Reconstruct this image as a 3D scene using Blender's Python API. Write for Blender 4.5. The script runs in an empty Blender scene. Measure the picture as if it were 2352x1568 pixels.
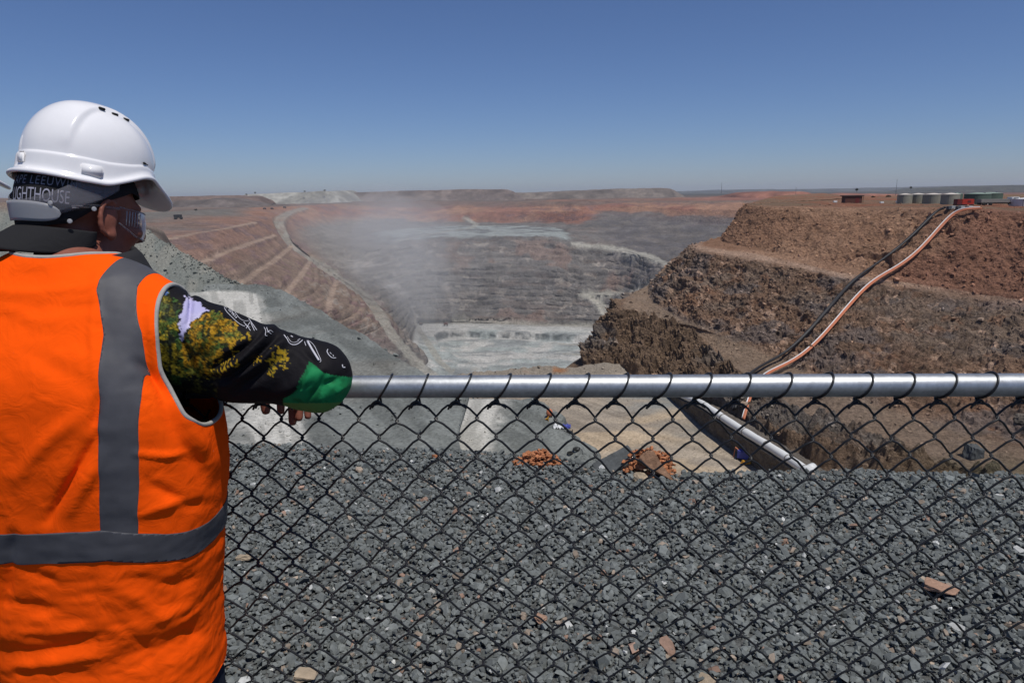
import bpy, bmesh, math, random
import numpy as np
from mathutils import Vector, Matrix
from mathutils.bvhtree import BVHTree
rnd = random.Random(7)
RS = np.random.RandomState(11)
C = bpy.context.scene.collection
# ------------------------------------------------------------------ camera
EYE = np.array([0.0, 0.0, 1.62])
FPX, CX, CY = 1575.0, 1176.0, 784.0          # focal length and centre for a 2352 x 1568 picture
PITCH, ROLL = math.radians(12.15), math.radians(0.75)
_R0 = np.array([1.0, 0, 0]); _U0 = np.array([0, math.sin(PITCH), math.cos(PITCH)])
FW = np.array([0, math.cos(PITCH), -math.sin(PITCH)])
RT = math.cos(ROLL) * _R0 - math.sin(ROLL) * _U0
UP = math.sin(ROLL) * _R0 + math.cos(ROLL) * _U0
cd = bpy.data.cameras.new('camera'); cam = bpy.data.objects.new('camera', cd); C.objects.link(cam)
cd.sensor_width = 36; cd.lens = 36 * FPX / 2352; cd.clip_start = 0.05; cd.clip_end = 90000
m4 = Matrix(((RT[0], UP[0], -FW[0], EYE[0]), (RT[1], UP[1], -FW[1], EYE[1]), (RT[2], UP[2], -FW[2], EYE[2]), (0, 0, 0, 1)))
cam.matrix_world = m4
sc = bpy.context.scene; sc.camera = cam
# ------------------------------------------------------------------ sky, sun, exposure
SUN = Vector((0.24, -0.30, 0.923)).normalized()
SUN_EL = math.asin(SUN.z); SUN_AZ = math.atan2(SUN.x, SUN.y)
w = bpy.data.worlds.new('World'); sc.world = w; w.use_nodes = True
nt = w.node_tree; bg = nt.nodes['Background']
sky = nt.nodes.new('ShaderNodeTexSky'); sky.sky_type = 'NISHITA'; sky.sun_disc = False
sky.sun_elevation = SUN_EL; sky.sun_rotation = SUN_AZ
sky.altitude = 400; sky.air_density = 0.85; sky.dust_density = 0.45; sky.ozone_density = 10.0
tint = nt.nodes.new('ShaderNodeVectorMath'); tint.operation = 'MULTIPLY'; tint.inputs[1].default_value = (1.03, 0.975, 1.05)
nt.links.new(sky.outputs[0], tint.inputs[0]); nt.links.new(tint.outputs[0], bg.inputs[0]); bg.inputs[1].default_value = 0.075
sl = bpy.data.lights.new('sun', 'SUN'); so = bpy.data.objects.new('sun', sl); C.objects.link(so)
sl.energy = 3.6; sl.angle = math.radians(0.53); sl.color = (1.0, 0.95, 0.87)
so.rotation_euler = (-SUN).to_track_quat('-Z', 'Y').to_euler()
sc.view_settings.view_transform = 'Standard'; sc.view_settings.look = 'None'
sc.view_settings.exposure = 0.0; sc.view_settings.gamma = 1.0; sc.view_settings.use_curve_mapping = False
sc.cycles.volume_bounces = 1; sc.cycles.max_bounces = 8; sc.cycles.transparent_max_bounces = 16
sc.cycles.volume_step_rate = 4; sc.cycles.use_denoising = True

# ------------------------------------------------------------------ picture-to-world helpers (display pixels 2352 x 1568)
def ray(px, py):
    return FW + RT * ((px - CX) / FPX) + UP * ((CY - py) / FPX)
def W(px, py, depth):            # depth along the view axis
    return EYE + ray(px, py) * depth
def WD(px, py, y):               # forward distance on the ground plan
    r = ray(px, py); return EYE + r * (y / r[1])
def WZ(px, py, z):               # height
    r = ray(px, py); return EYE + r * ((z - EYE[2]) / r[2])
def lin(c):                      # sRGB 0-255 -> linear
    c = np.asarray(c, float) / 255.0
    return np.where(c <= 0.04045, c / 12.92, ((c + 0.055) / 1.055) ** 2.4)

# ------------------------------------------------------------------ numpy noise
def _hash(ix, iy, iz, seed):
    n = (ix.astype(np.int64) * 374761393 + iy.astype(np.int64) * 668265263 + iz.astype(np.int64) * 2147483647 + seed * 1274126177) & 0xffffffff
    n = ((n ^ (n >> 13)) * 1274126177) & 0xffffffff
    n = ((n ^ (n >> 16)) * 2246822519) & 0xffffffff
    return ((n ^ (n >> 15)) & 0xffffff) / float(0xffffff)
def vnoise(P, seed=0):
    P = np.asarray(P, float); i = np.floor(P).astype(np.int64); f = P - i; f = f * f * f * (f * (f * 6 - 15) + 10)
    r = 0
    for dx in (0, 1):
        for dy in (0, 1):
            for dz in (0, 1):
                wgt = (f[..., 0] if dx else 1 - f[..., 0]) * (f[..., 1] if dy else 1 - f[..., 1]) * (f[..., 2] if dz else 1 - f[..., 2])
                r = r + wgt * _hash(i[..., 0] + dx, i[..., 1] + dy, i[..., 2] + dz, seed)
    return r * 2 - 1
def fbm(P, octv=4, seed=0, gain=0.5):
    r = 0; a = 1.0; P = np.asarray(P, float)
    for k in range(octv):
        r = r + a * vnoise(P * (2.03 ** k) + 17.3 * k, seed + k); a *= gain
    return r
def ridge(P, octv=4, seed=0):
    r = 0; a = 1.0; P = np.asarray(P, float)
    for k in range(octv):
        r = r + a * (1 - 2 * np.abs(vnoise(P * (2.03 ** k) + 11.7 * k, seed + k))); a *= 0.5
    return r
def smooth(a, b, x):
    t = np.clip((x - a) / (b - a), 0, 1); return t * t * (3 - 2 * t)

# ------------------------------------------------------------------ objects
def tag(o, label=None, cat=None, group=None, kind=None):
    if label: o['label'] = label
    if cat: o['category'] = cat
    if group: o['group'] = group
    if kind: o['kind'] = kind
    return o
def mesh_obj(name, V, F, mat=None, parent=None, smooth_=True, col=None):
    me = bpy.data.meshes.new(name)
    V = np.asarray(V, np.float32).reshape(-1, 3)
    if isinstance(F, np.ndarray):
        n, k = F.shape
        me.vertices.add(len(V)); me.vertices.foreach_set('co', V.ravel())
        me.loops.add(n * k); me.loops.foreach_set('vertex_index', F.astype(np.int32).ravel())
        me.polygons.add(n); me.polygons.foreach_set('loop_start', np.arange(0, n * k, k, dtype=np.int32))
        me.update(calc_edges=True); me.validate()
    else:
        me.from_pydata([tuple(map(float, v)) for v in V], [], F); me.update()
    me.polygons.foreach_set('use_smooth', np.full(len(me.polygons), bool(smooth_)))
    if col is not None:
        a = me.color_attributes.new('col', 'FLOAT_COLOR', 'POINT')
        col = np.asarray(col, np.float32)
        a.data.foreach_set('color', np.concatenate([col, np.ones((len(col), 1), np.float32)], 1).ravel())
    if mat: me.materials.append(mat)
    o = bpy.data.objects.new(name, me); C.objects.link(o)
    if parent: o.parent = parent
    return o
def empty(name, loc, rz=0):
    o = bpy.data.objects.new(name, None); C.objects.link(o); o.location = loc; o.rotation_euler = (0, 0, rz)
    o.empty_display_size = 0.2; return o
class MB:
    """collects shapes into one mesh"""
    def __init__(s): s.v = []; s.f = []
    def add(s, V, F):
        b = len(s.v); s.v += [tuple(map(float, p)) for p in V]; s.f += [tuple(i + b for i in f) for f in F]; return s
    def box(s, c, size, rz=0, bev=0.0):
        bm = bmesh.new(); bmesh.ops.create_cube(bm, size=1)
        for v in bm.verts: v.co = Vector((v.co.x * size[0], v.co.y * size[1], v.co.z * size[2]))
        if bev: bmesh.ops.bevel(bm, geom=list(bm.edges), offset=bev, segments=2, affect='EDGES')
        bm.transform(Matrix.Translation(Vector(c)) @ Matrix.Rotation(rz, 4, 'Z'))
        bm.verts.index_update()
        s.add([v.co[:] for v in bm.verts], [[v.index for v in f.verts] for f in bm.faces]); bm.free(); return s
    def tube(s, pts, r, n=8, caps=True):
        V, F = tube_geo(pts, r, n, caps); return s.add(V, F)
    def lathe(s, prof, c=(0, 0, 0), n=32):
        V = []; F = []
        for (r, z) in prof:
            for k in range(n):
                a = 2 * math.pi * k / n; V.append((c[0] + r * math.cos(a), c[1] + r * math.sin(a), c[2] + z))
        for i in range(len(prof) - 1):
            for k in range(n):
                F.append((i * n + k, i * n + (k + 1) % n, (i + 1) * n + (k + 1) % n, (i + 1) * n + k))
        F.append(tuple(range(n))[::-1]); F.append(tuple((len(prof) - 1) * n + k for k in range(n)))
        return s.add(V, F)
    def build(s, name, mat, parent=None, smooth_=False):
        return mesh_obj(name, s.v, s.f, mat, parent, smooth_)
def tube_geo(pts, r, n=8, caps=True):
    P = np.asarray(pts, float); T = np.gradient(P, axis=0); T /= np.linalg.norm(T, axis=1)[:, None] + 1e-12
    rr = np.full(len(P), r) if np.isscalar(r) else np.asarray(r)
    ref = np.array([0, 0, 1.0]) if abs(T[0][2]) < 0.9 else np.array([1.0, 0, 0])
    N = np.cross(T[0], ref); N /= np.linalg.norm(N); V = []; F = []
    for i in range(len(P)):
        N = N - T[i] * np.dot(N, T[i]); N /= np.linalg.norm(N) + 1e-12; B = np.cross(T[i], N)
        for k in range(n):
            a = 2 * math.pi * k / n; V.append(P[i] + rr[i] * (N * math.cos(a) + B * math.sin(a)))
    for i in range(len(P) - 1):
        for k in range(n): F.append((i * n + k, i * n + (k + 1) % n, (i + 1) * n + (k + 1) % n, (i + 1) * n + k))
    if caps: F.append(tuple(range(n))[::-1]); F.append(tuple((len(P) - 1) * n + k for k in range(n)))
    return V, F
def catmull(P, n):
    P = np.asarray(P, float); t = np.linspace(0, len(P) - 1, n); i = np.clip(t.astype(int), 0, len(P) - 2); f = (t - i)[:, None]
    g = lambda k: P[np.clip(k, 0, len(P) - 1)]
    a, b, c, d = g(i - 1), g(i), g(i + 1), g(i + 2)
    return 0.5 * (2 * b + (c - a) * f + (2 * a - 5 * b + 4 * c - d) * f * f + (3 * b - 3 * c + d - a) * f ** 3)

# ------------------------------------------------------------------ materials
def mat(name, base=(0.5, 0.5, 0.5), rough=0.8, metal=0.0, spec=0.4, attr=None, var=0.0, vscale=5.0, bump=0.0, bscale=20.0, bdist=0.01, var2=0.0, vscale2=50.0, detail=6.0, extra=None):
    m = bpy.data.materials.new(name); m.use_nodes = True; n = m.node_tree; L = n.links
    b = n.nodes['Principled BSDF']; b.inputs['Roughness'].default_value = rough; b.inputs['Metallic'].default_value = metal
    b.inputs['Specular IOR Level'].default_value = spec
    tc = n.nodes.new('ShaderNodeTexCoord')
    rgb = n.nodes.new('ShaderNodeRGB'); rgb.outputs[0].default_value = (*[float(x) for x in base[:3]], 1); src = rgb.outputs[0]
    if attr:
        at = n.nodes.new('ShaderNodeAttribute'); at.attribute_name = attr; src = at.outputs['Color']
    for (vv, ss) in ((var, vscale), (var2, vscale2)):
        if vv:
            no = n.nodes.new('ShaderNodeTexNoise'); no.inputs['Scale'].default_value = ss; no.inputs['Detail'].default_value = detail; no.inputs['Roughness'].default_value = 0.65
            L.new(tc.outputs['Object'], no.inputs['Vector'])
            mr = n.nodes.new('ShaderNodeMapRange'); mr.inputs[1].default_value = 0.3; mr.inputs[2].default_value = 0.7
            mr.inputs[3].default_value = 1 - vv; mr.inputs[4].default_value = 1 + vv; L.new(no.outputs[0], mr.inputs[0])
            vm = n.nodes.new('ShaderNodeVectorMath'); vm.operation = 'SCALE'; L.new(src, vm.inputs[0]); L.new(mr.outputs[0], vm.inputs['Scale'])
            src = vm.outputs[0]
    L.new(src, b.inputs['Base Color'])
    if bump:
        no = n.nodes.new('ShaderNodeTexNoise'); no.inputs['Scale'].default_value = bscale; no.inputs['Detail'].default_value = 8; no.inputs['Roughness'].default_value = 0.7
        L.new(tc.outputs['Object'], no.inputs['Vector'])
        bp = n.nodes.new('ShaderNodeBump'); bp.inputs['Strength'].default_value = bump; bp.inputs['Distance'].default_value = bdist
        L.new(no.outputs[0], bp.inputs['Height']); L.new(bp.outputs[0], b.inputs['Normal'])
    if extra: extra(m, n, b, tc, src)
    return m
# ------------------------------------------------------------------ terrain patches: feature lines lofted into real surfaces
def knots(line):
    out = []
    for p in line:
        if isinstance(p, np.ndarray): out.append(p)
        elif len(p) == 3: out.append(WZ(*p))
        else: out.append(WD(p[0], p[1], p[3]))
    return np.array(out)
def linear(P, n, sm=0):
    P = np.asarray(P, float); t = np.linspace(0, len(P) - 1, n); i = np.clip(t.astype(int), 0, len(P) - 2); f = (t - i)[:, None]
    Q = P[i] * (1 - f) + P[i + 1] * f
    for _ in range(sm): Q[1:-1] = 0.25 * Q[:-2] + 0.5 * Q[1:-1] + 0.25 * Q[2:]
    return Q
def loft(lines, seg, nu, terr=None, lin_=0):
    """lines: world knots (same count); seg rows per strip; returns grid (nv,nu,3), strip index and local parameter"""
    K = [linear(l, nu, lin_) if lin_ else catmull(l, nu) for l in lines]
    rows = []; sid = []; tt = []
    for i in range(len(K) - 1):
        n = seg[i]; nb = (terr or {}).get(i, 0)
        for j in range(n + (1 if i == len(K) - 2 else 0)):
            t = j / n; h = v = t
            if nb:
                q = t * nb; k = math.floor(q); f = q - k
                if f < 0.70: v = (k + f / 0.70) / nb; h = (k + 0.44 * f / 0.70) / nb
                else: v = (k + 1) / nb; h = (k + 0.44 + 0.56 * (f - 0.70) / 0.30) / nb
            P = K[i] * 1.0
            P[:, :2] = K[i][:, :2] * (1 - h) + K[i + 1][:, :2] * h
            P[:, 2] = K[i][:, 2] * (1 - v) + K[i + 1][:, 2] * v
            rows.append(P); sid.append(i); tt.append(t)
    return np.array(rows), np.array(sid), np.array(tt)
def grid_normals(G):
    du = np.gradient(G, axis=1); dv = np.gradient(G, axis=0); N = np.cross(du, dv)
    N /= np.linalg.norm(N, axis=-1, keepdims=True) + 1e-9
    return N * np.where(N[..., 2:3] < 0, -1, 1)
def grid_faces(nv, nu):
    a = np.arange(nv * nu).reshape(nv, nu)
    return np.stack([a[:-1, :-1], a[:-1, 1:], a[1:, 1:], a[1:, :-1]], -1).reshape(-1, 4)
def patch(name, G, col, mat_):
    nv, nu = G.shape[:2]; F = grid_faces(nv, nu)
    V = G.reshape(-1, 3); a, b, c = V[F[:, 0]], V[F[:, 1]], V[F[:, 2]]
    if np.mean(np.cross(b - a, c - a)[:, 2]) < 0: F = F[:, ::-1]
    return mesh_obj(name, V, F, mat_, None, True, col.reshape(-1, 3))
def bvh_of(o):
    me = o.data; return BVHTree.FromPolygons([v.co[:] for v in me.vertices], [p.vertices[:] for p in me.polygons])
def hit(bvh, px, py, back=0.0):
    r = Vector(ray(px, py)).normalized(); h = bvh.ray_cast(Vector(EYE), r)
    return None if h[0] is None else np.array(h[0] - r * back)
def seg_dist(P, path):
    """distance of points P (n,2+) to a 3D polyline in plan; returns distance and the path's z there"""
    best = np.full(P.shape[0], 1e9); z = np.zeros(P.shape[0])
    for a, b in zip(path[:-1], path[1:]):
        d = (b - a)[:2]; L2 = d @ d + 1e-9; t = np.clip(((P[:, :2] - a[:2]) @ d) / L2, 0, 1)
        q = a[:2] + t[:, None] * d; dd = np.linalg.norm(P[:, :2] - q, axis=1); mnew = dd < best
        best = np.where(mnew, dd, best); z = np.where(mnew, a[2] + t * (b[2] - a[2]), z)
    return best, z
def carve(G, col, paths, width, rcol, flat=0.8, soft=0.5):
    """press a road into the grid: level it across and give it the road's dust colour"""
    S = G.shape; P = G.reshape(-1, 3); Cc = col.reshape(-1, 3)
    for path in paths:
        dd, z = seg_dist(P, path); k = 1 - smooth(width * 0.5, width * (0.5 + soft), dd)
        P[:, 2] = P[:, 2] * (1 - k * flat) + z * k * flat
        kk = k[:, None] * (0.75 + 0.25 * fbm(P / (width * 0.6), 3, 5))[:, None]
        kk = np.clip(kk, 0, 1); Cc[:] = Cc * (1 - kk) + np.asarray(rcol) * kk
    return P.reshape(S), Cc.reshape(S)
def near_path(bv, pts):
    out = []
    for p in pts:
        h = hit(bv, *p)
        if h is not None: out.append(h)
    return np.array(out)
def mixc(a, b, k): return np.asarray(a) * (1 - k[..., None]) + np.asarray(b) * k[..., None]

ROCK = dict(rough=1.0, spec=0.05)
M_pit = mat('pit_rock', attr='col', var=0.28, vscale=0.03, var2=0.3, vscale2=0.22, bump=1.0, bscale=0.12, bdist=6.0, **ROCK)
M_cliff = mat('cliff_rock', attr='col', var=0.25, vscale=0.25, var2=0.4, vscale2=1.6, bump=1.0, bscale=1.0, bdist=1.6, detail=9, **ROCK)
M_dirt = mat('grey_spoil', attr='col', var=0.12, vscale=0.15, var2=0.30, vscale2=2.4, bump=0.8, bscale=1.6, bdist=0.25, **ROCK)
M_plain = mat('bush_plain', attr='col', var=0.35, vscale=0.006, var2=0.3, vscale2=0.05, **ROCK)

# colours (albedo)
c_red = np.array([0.265, 0.128, 0.088]); c_orange = np.array([0.33, 0.185, 0.12]); c_brown = np.array([0.20, 0.125, 0.085])
c_grey = np.array([0.155, 0.143, 0.132]); c_dark = np.array([0.125, 0.115, 0.115]); c_green = np.array([0.30, 0.325, 0.31])
c_road = np.array([0.33, 0.315, 0.27]); c_white = np.array([0.46, 0.45, 0.42]); c_spoil = np.array([0.148, 0.158, 0.150])
c_bush = np.array([0.055, 0.056, 0.046]); c_tan = np.array([0.33, 0.265, 0.19]); c_purple = np.array([0.17, 0.105, 0.10])

# ---- the main pit: rim to floor
def D(x, y, d): return (x, y, None, d)
Lp = [
 [(-300,500,-28),(330,487,-28),(600,476,-28),(680,473,-28),(780,468,-28),(880,466,-28),(1000,464,-28),(1250,463,-28),(1330,463,-28),(1420,461,-28),(1600,461,-28),(1830,460,-28)],
 [(-300,590,-50),(410,544,-50),(587,510,-50),(640,503,-52),(780,490,-60),(880,488,-62),(1000,487,-62),(1250,487,-62),(1340,484,-57),(1410,474,-45),(1600,482,-53),(1830,484,-54)],
 [(-300,680,-80),(473,601,-80),(632,540,-80),(668,533,-82),(790,515,-92),(880,511,-94),(1000,511,-98),(1250,512,-98),(1335,506,-86),(1400,494,-70),(1600,512,-90),(1830,517,-90)],
 [(-300,760,-110),(566,643,-110),(668,567,-110),(700,565,-112),(800,548,-117),(890,530,-108),(1040,520,-108),(1250,521,-108),(1325,540,-118),(1430,545,-126),(1600,552,-132),(1830,562,-132)],
 [(-300,850,-140),(656,675,-140),(713,600,-140),(740,605,-143),(820,585,-134),(900,562,-118),(1000,548,-111),(1250,547,-111),(1325,557,-121),(1430,573,-136),(1545,611,-152),(1830,655,-172)],
 [(-300,930,-170),(755,714,-170),(773,639,-170),D(805,648,1430),D(870,640,1540),D(950,612,1630),D(1050,610,1640),D(1250,615,1640),D(1330,635,1620),D(1430,640,1600),D(1545,665,1380),D(1830,725,1220)],
 [(-300,1000,-220),(850,765,-220),(858,705,-213),D(885,712,1330),D(930,685,1510),D(980,680,1570),D(1060,680,1575),D(1250,686,1575),D(1345,690,1550),D(1430,700,1510),D(1545,735,1355),D(1830,800,1195)],
 [(-300,1130,-285),(950,862,-285),(915,790,-268),(942,795,-276),(958,746,-285),(975,743,-285),(1080,743,-285),(1250,748,-285),(1350,752,-285),(1450,760,-285),(1560,775,-285),(1830,820,-285)],
 [(-300,1300,-287),(1010,900,-287),(1004,866,-287),(1020,850,-287),(1060,840,-287),(1100,840,-287),(1140,842,-287),(1250,850,-287),(1340,856,-287),(1450,862,-287),(1560,872,-287),(1830,900,-287)],
]
Kp = [knots(l) for l in Lp]
Kp.append(Kp[-1] + np.array([0, -250, -1.0]))
seg = [34, 34, 34, 34, 40, 40, 44, 70, 10]
G, sid, tt = loft(Kp, seg, 900, {4: 5, 5: 5, 6: 6})
nv, nu = G.shape[:2]
U = np.linspace(0, 11, nu)[None, :].repeat(nv, 0); S = (sid + tt)[:, None].repeat(nu, 1)
N = grid_normals(G)
wallk = smooth(0.0, 0.3, S) * (1 - smooth(6.75, 7.0, S))
leftk = 1 - smooth(2.7, 3.6, U)
plat = smooth(2.9, 3.1, S) * (1 - smooth(3.9, 4.05, S)) * smooth(4.4, 5.2, U) * (1 - smooth(7.4, 8.0, U))
wallk = wallk * (1 - 0.85 * plat)
d1 = ridge(G * np.array([1/90., 1/90., 1/50.]), 5, 3) * 5.0 + fbm(G / 22., 4, 9) * 3.2
d1 = d1 * (0.5 + 0.5 * (1 - leftk)) * (0.35 + 0.65 * smooth(2.5, 4.2, S))
G = G + N * (d1 * wallk)[..., None]
G[..., 2] += (fbm(G / 40., 4, 21) * 1.3) * smooth(6.9, 7.2, S)
# colour of the rock by level: weathered red and orange near the rim, grey fresh rock below
nz = fbm(G / np.array([160., 160., 45.]), 4, 33); nf = fbm(G / np.array([40., 40., 9.]), 4, 41)
far = mixc(mixc(c_red, c_orange, smooth(-0.2, 0.5, nz)), c_purple, smooth(0.15, 0.6, nf) * 0.6)
lev = S + 0.25 * nz + 0.12 * nf
colf = mixc(far, c_grey, smooth(1.75, 2.3, lev))
colf = mixc(colf, np.array([0.17, 0.135, 0.115]), smooth(0.1, 0.5, nf) * smooth(2.2, 2.6, lev) * 0.5)
topk = (1 - smooth(0.25, 0.75, lev)) * smooth(3.5, 4.5, U)
colf = mixc(colf, np.array([0.155, 0.12, 0.10]), topk * 0.8)
# the right-hand recess is dark and banded
rk = smooth(8.3, 9.0, U) * smooth(1.3, 1.75, lev)
colf = mixc(colf, mixc(c_dark, np.array([0.15, 0.135, 0.125]), smooth(-0.1, 0.4, nf)), rk * 0.85)
colf = mixc(colf, c_orange * 0.85, smooth(8.6, 9.2, U) * smooth(0.9, 1.15, lev) * (1 - smooth(1.5, 1.75, lev)) * 0.7)
# left wall: red brown faces
left = mixc(np.array([0.27, 0.165, 0.125]), np.array([0.235, 0.175, 0.135]), smooth(0.2, 4.5, S + nz))
left = mixc(left, np.array([0.215, 0.145, 0.13]), smooth(0.0, 0.5, nf)); left = mixc(left, np.array([0.28, 0.15, 0.10]), smooth(0.1, 0.6, nz) * (1 - smooth(1.6, 2.6, S)) * 0.7)
left = mixc(left, np.array([0.17, 0.155, 0.135]), (1 - smooth(0.35, 0.9, S + 0.2 * nz)) * (1 - smooth(1.5, 2.0, U)))
col = mixc(colf, left, leftk * (1 - smooth(5.6, 6.6, S)))
mid = smooth(2.8, 3.6, U) * (1 - smooth(4.6, 5.6, U)) * smooth(1.0, 2.0, S)
col = mixc(col, np.array([0.225, 0.205, 0.18]), mid * 0.75)
# pale broken rock chute at the foot of the left wall
ch = np.exp(-((U - (3.75 + 0.22 * (S - 4))) / 0.28) ** 2) * smooth(3.8, 4.6, S) * (1 - smooth(6.6, 7.2, S))
col = mixc(col, np.array([0.43, 0.40, 0.37]), np.clip(ch * (0.5 + 1.0 * nf), 0, 0.9))
# pale scars on the grey wall
scar = smooth(0.45, 0.65, fbm(G / np.array([22., 22., 14.]), 3, 77)) * smooth(4, 4.3, S) * (1 - smooth(6.8, 7, S))
col = mixc(col, np.array([0.33, 0.29, 0.25]), scar * 0.6)
bandn = fbm(G / np.array([120., 120., 5.5]), 4, 81); col = col * (1 + 0.22 * np.clip(bandn, -1, 1) * smooth(2.0, 2.6, S) * (1 - leftk * 0.5))[..., None]
col = mixc(col, np.array([0.24, 0.155, 0.12]), smooth(0.2, 0.55, fbm(G / np.array([70., 70., 60.]) + 4.4, 3, 83)) * smooth(4.0, 4.3, S) * (1 - smooth(6.8, 7.0, S)) * smooth(5.5, 6.5, U) * 0.55)
# plateau and floor: pale green-grey crushed rock
col = mixc(col, mixc(c_green, np.array([0.16, 0.165, 0.16]), smooth(-0.1, 0.5, nf)), plat)
fl = smooth(6.95, 7.05, S)
q1 = smooth(7.18, 7.24, S + 0.05 * nz) * (1 - smooth(9, 9.5, S))
floorc = mixc(c_green * 1.1, np.array([0.46, 0.45, 0.42]), smooth(-0.3, 0.3, fbm(G / 55., 3, 51)) )
floorc = mixc(floorc, np.array([0.25, 0.26, 0.255]), smooth(0.05, 0.4, fbm(G / np.array([70., 25., 30.]), 4, 61)) * 0.8)
floorc = mixc(floorc, c_white, (1 - smooth(7.12, 7.2, S)) * 0.7)
col = mixc(col, floorc, fl)
# the sunken bowl in the floor: a ragged step down
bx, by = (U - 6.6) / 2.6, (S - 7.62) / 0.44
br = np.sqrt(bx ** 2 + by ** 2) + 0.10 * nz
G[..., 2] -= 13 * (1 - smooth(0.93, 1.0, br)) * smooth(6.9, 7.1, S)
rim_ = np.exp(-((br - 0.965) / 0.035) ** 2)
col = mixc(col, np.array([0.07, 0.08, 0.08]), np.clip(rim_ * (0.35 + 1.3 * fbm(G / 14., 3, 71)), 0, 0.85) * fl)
# bench tops of the left wall, haul roads
flatN = grid_normals(G)[..., 2]
bench = smooth(0.93, 0.985, flatN) * leftk * smooth(0.8, 1.0, S) * (1 - smooth(5.2, 5.6, S))
tmp = patch('tmp', G, col, None); bv = bvh_of(tmp)
R = lambda *pts: near_path(bv, pts)
roads = [R((700,478),(668,487),(646,499),(640,512),(648,532),(660,556),(684,578),(712,596),(745,612),(775,640),(800,652),(838,680),(862,705),(880,738),(912,782),(955,830),(1000,868),(1020,880)),]
benches = [R((300,568),(410,544),(515,525),(587,510)), R((380,632),(473,601),(569,561),(632,540)), R((470,690),(566,643),(629,600),(668,567)), R((600,715),(656,675),(689,636),(713,600)), R((755,714),(758,690),(773,645))]
thin = [R((905,556),(985,538),(1080,524),(1094,514),(1068,500)), R((1325,560),(1380,566),(1430,573),(1490,588),(1545,612)), R((1392,722),(1380,700),(1362,686),(1338,676),(1420,672),(1500,672)),
        R((1045,740),(1150,743),(1250,747),(1360,748)), R((955,748),(985,790),(1010,830),(1040,855),(1090,850)), R((1290,790),(1330,792),(1400,788)), R((1300,812),(1340,815),(1400,815))]
bpy.data.objects.remove(tmp)
G, col = carve(G, col, roads, 18, c_road * 0.85, 0.9)
G, col = carve(G, col, benches, 7, np.array([0.36, 0.27, 0.21]), 0.8)
G, col = carve(G, col, thin[:1], 14, c_road * 0.95, 0.85); G, col = carve(G, col, thin[1:2], 20, c_road * 1.25, 0.85); G, col = carve(G, col, thin[2:3], 17, c_road * 1.2, 0.85); G, col = carve(G, col, thin[3:], 9, c_road, 0.8)
pit = patch('pit_terrain', G, col, M_pit); tag(pit, kind='structure'); bv_pit = bvh_of(pit)

# ---- plain beyond the rim, out to the horizon
rim = Kp[0]
far_dir = rim[:, :2] / np.linalg.norm(rim[:, :2], axis=1)[:, None]
def ring(dist, z): return np.concatenate([far_dir * dist, np.full((len(rim), 1), z)], 1)
rim_e = rim.copy(); ends = np.array([[1500., 1100, -28], [3200, 1500, -28]])
def ext(line, d):    # carry the line on to the right behind the cliff plateau
    a = np.array([[0.95 * d, d, line[-1][2]], [1.9 * d, d, line[-1][2]], [-1.6 * d, d * 0.9, line[0][2]]])
    return np.concatenate([a[2:3], line, a[:2]])
Lq = [ext(rim, 1500), ext(ring(3200, -28), 2700), ext(ring(6000, -26), 5200), ext(ring(9000, -24), 8000), ext(ring(16000, -24), 15000)]
G, sid, tt = loft(Lq, [26, 20, 16, 10], 420)
S = (sid + tt)[:, None].repeat(G.shape[1], 1)
G[..., 2] += fbm(G / 180., 4, 91) * 4 * smooth(0.02, 0.3, S) * (1 - smooth(2.4, 3, S)) + smooth(0, .06, S) * 1.5
nz = fbm(G / 260., 4, 95)
px_ang = G[..., 0] / np.maximum(G[..., 1], 1)
col = mixc(np.array([0.15, 0.115, 0.095]), np.array([0.21, 0.12, 0.085]), smooth(-0.2, 0.5, nz))
col = mixc(col, np.array([0.26, 0.11, 0.075]), smooth(0.2, 0.36, px_ang) * (1 - smooth(1.4, 1.9, S)) * 0.8)
col = mixc(col, c_bush, smooth(0.9, 1.35, S + 0.15 * nz))
plain = patch('plain_ground', G, col, M_plain); tag(plain, kind='structure'); bv_plain = bvh_of(plain)

# ---- spoil heaps (flat-topped hills) on the horizon
def mesa(name, top, dist, base_z, c, depth=500, seed=1):
    T = np.array([WD(x, y, dist) for x, y in top])
    T = np.concatenate([[[T[0][0] - (T[0][2] - base_z) * 1.6, dist, base_z]], T, [[T[-1][0] + (T[-1][2] - base_z) * 1.6, dist, base_z]]]); B = T.copy(); B[:, 2] = base_z; hh = T[:, 2] - base_z
    B[:, 1] -= hh * 1.7; c0 = T[:, 0].mean()
    lines = [B - np.array([0, 30, 3.0]), B, T, T + np.array([0, depth, 4.0]), B + np.array([0, depth + 300.0, 0])]
    G, sid, tt = loft(lines, [2, 14, 5, 4], 120)
    N = grid_normals(G); S = (sid + tt)[:, None].repeat(120, 1)
    G = G + N * (fbm(G / 60., 3, seed) * 2.5 * smooth(1, 1.3, S))[..., None]
    nz = fbm(G / np.array([50., 50., 400.]), 3, seed + 5)
    colm = mixc(c * 0.85, c * 1.2, smooth(-0.4, 0.4, nz))
    return tag(patch(name, G, colm, M_plain), kind='structure')
mesa('hill', [(735,447),(800,443),(900,440),(1000,437.5),(1060,436),(1140,436),(1165,436.5),(1184,444)], 3300, -28, np.array([0.155, 0.125, 0.11]), seed=3)
mesa('hill', [(1165,446),(1250,443),(1350,438.5),(1440,434.5),(1480,434),(1532,432.5),(1545,434),(1558,441)], 3600, -28, np.array([0.15, 0.125, 0.105]), seed=6)
mesa('hill', [(555,451),(575,446.5),(640,444),(700,441.5),(748,439.5),(764,446)], 2900, -28, np.array([0.25, 0.245, 0.22]), seed=9)
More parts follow.
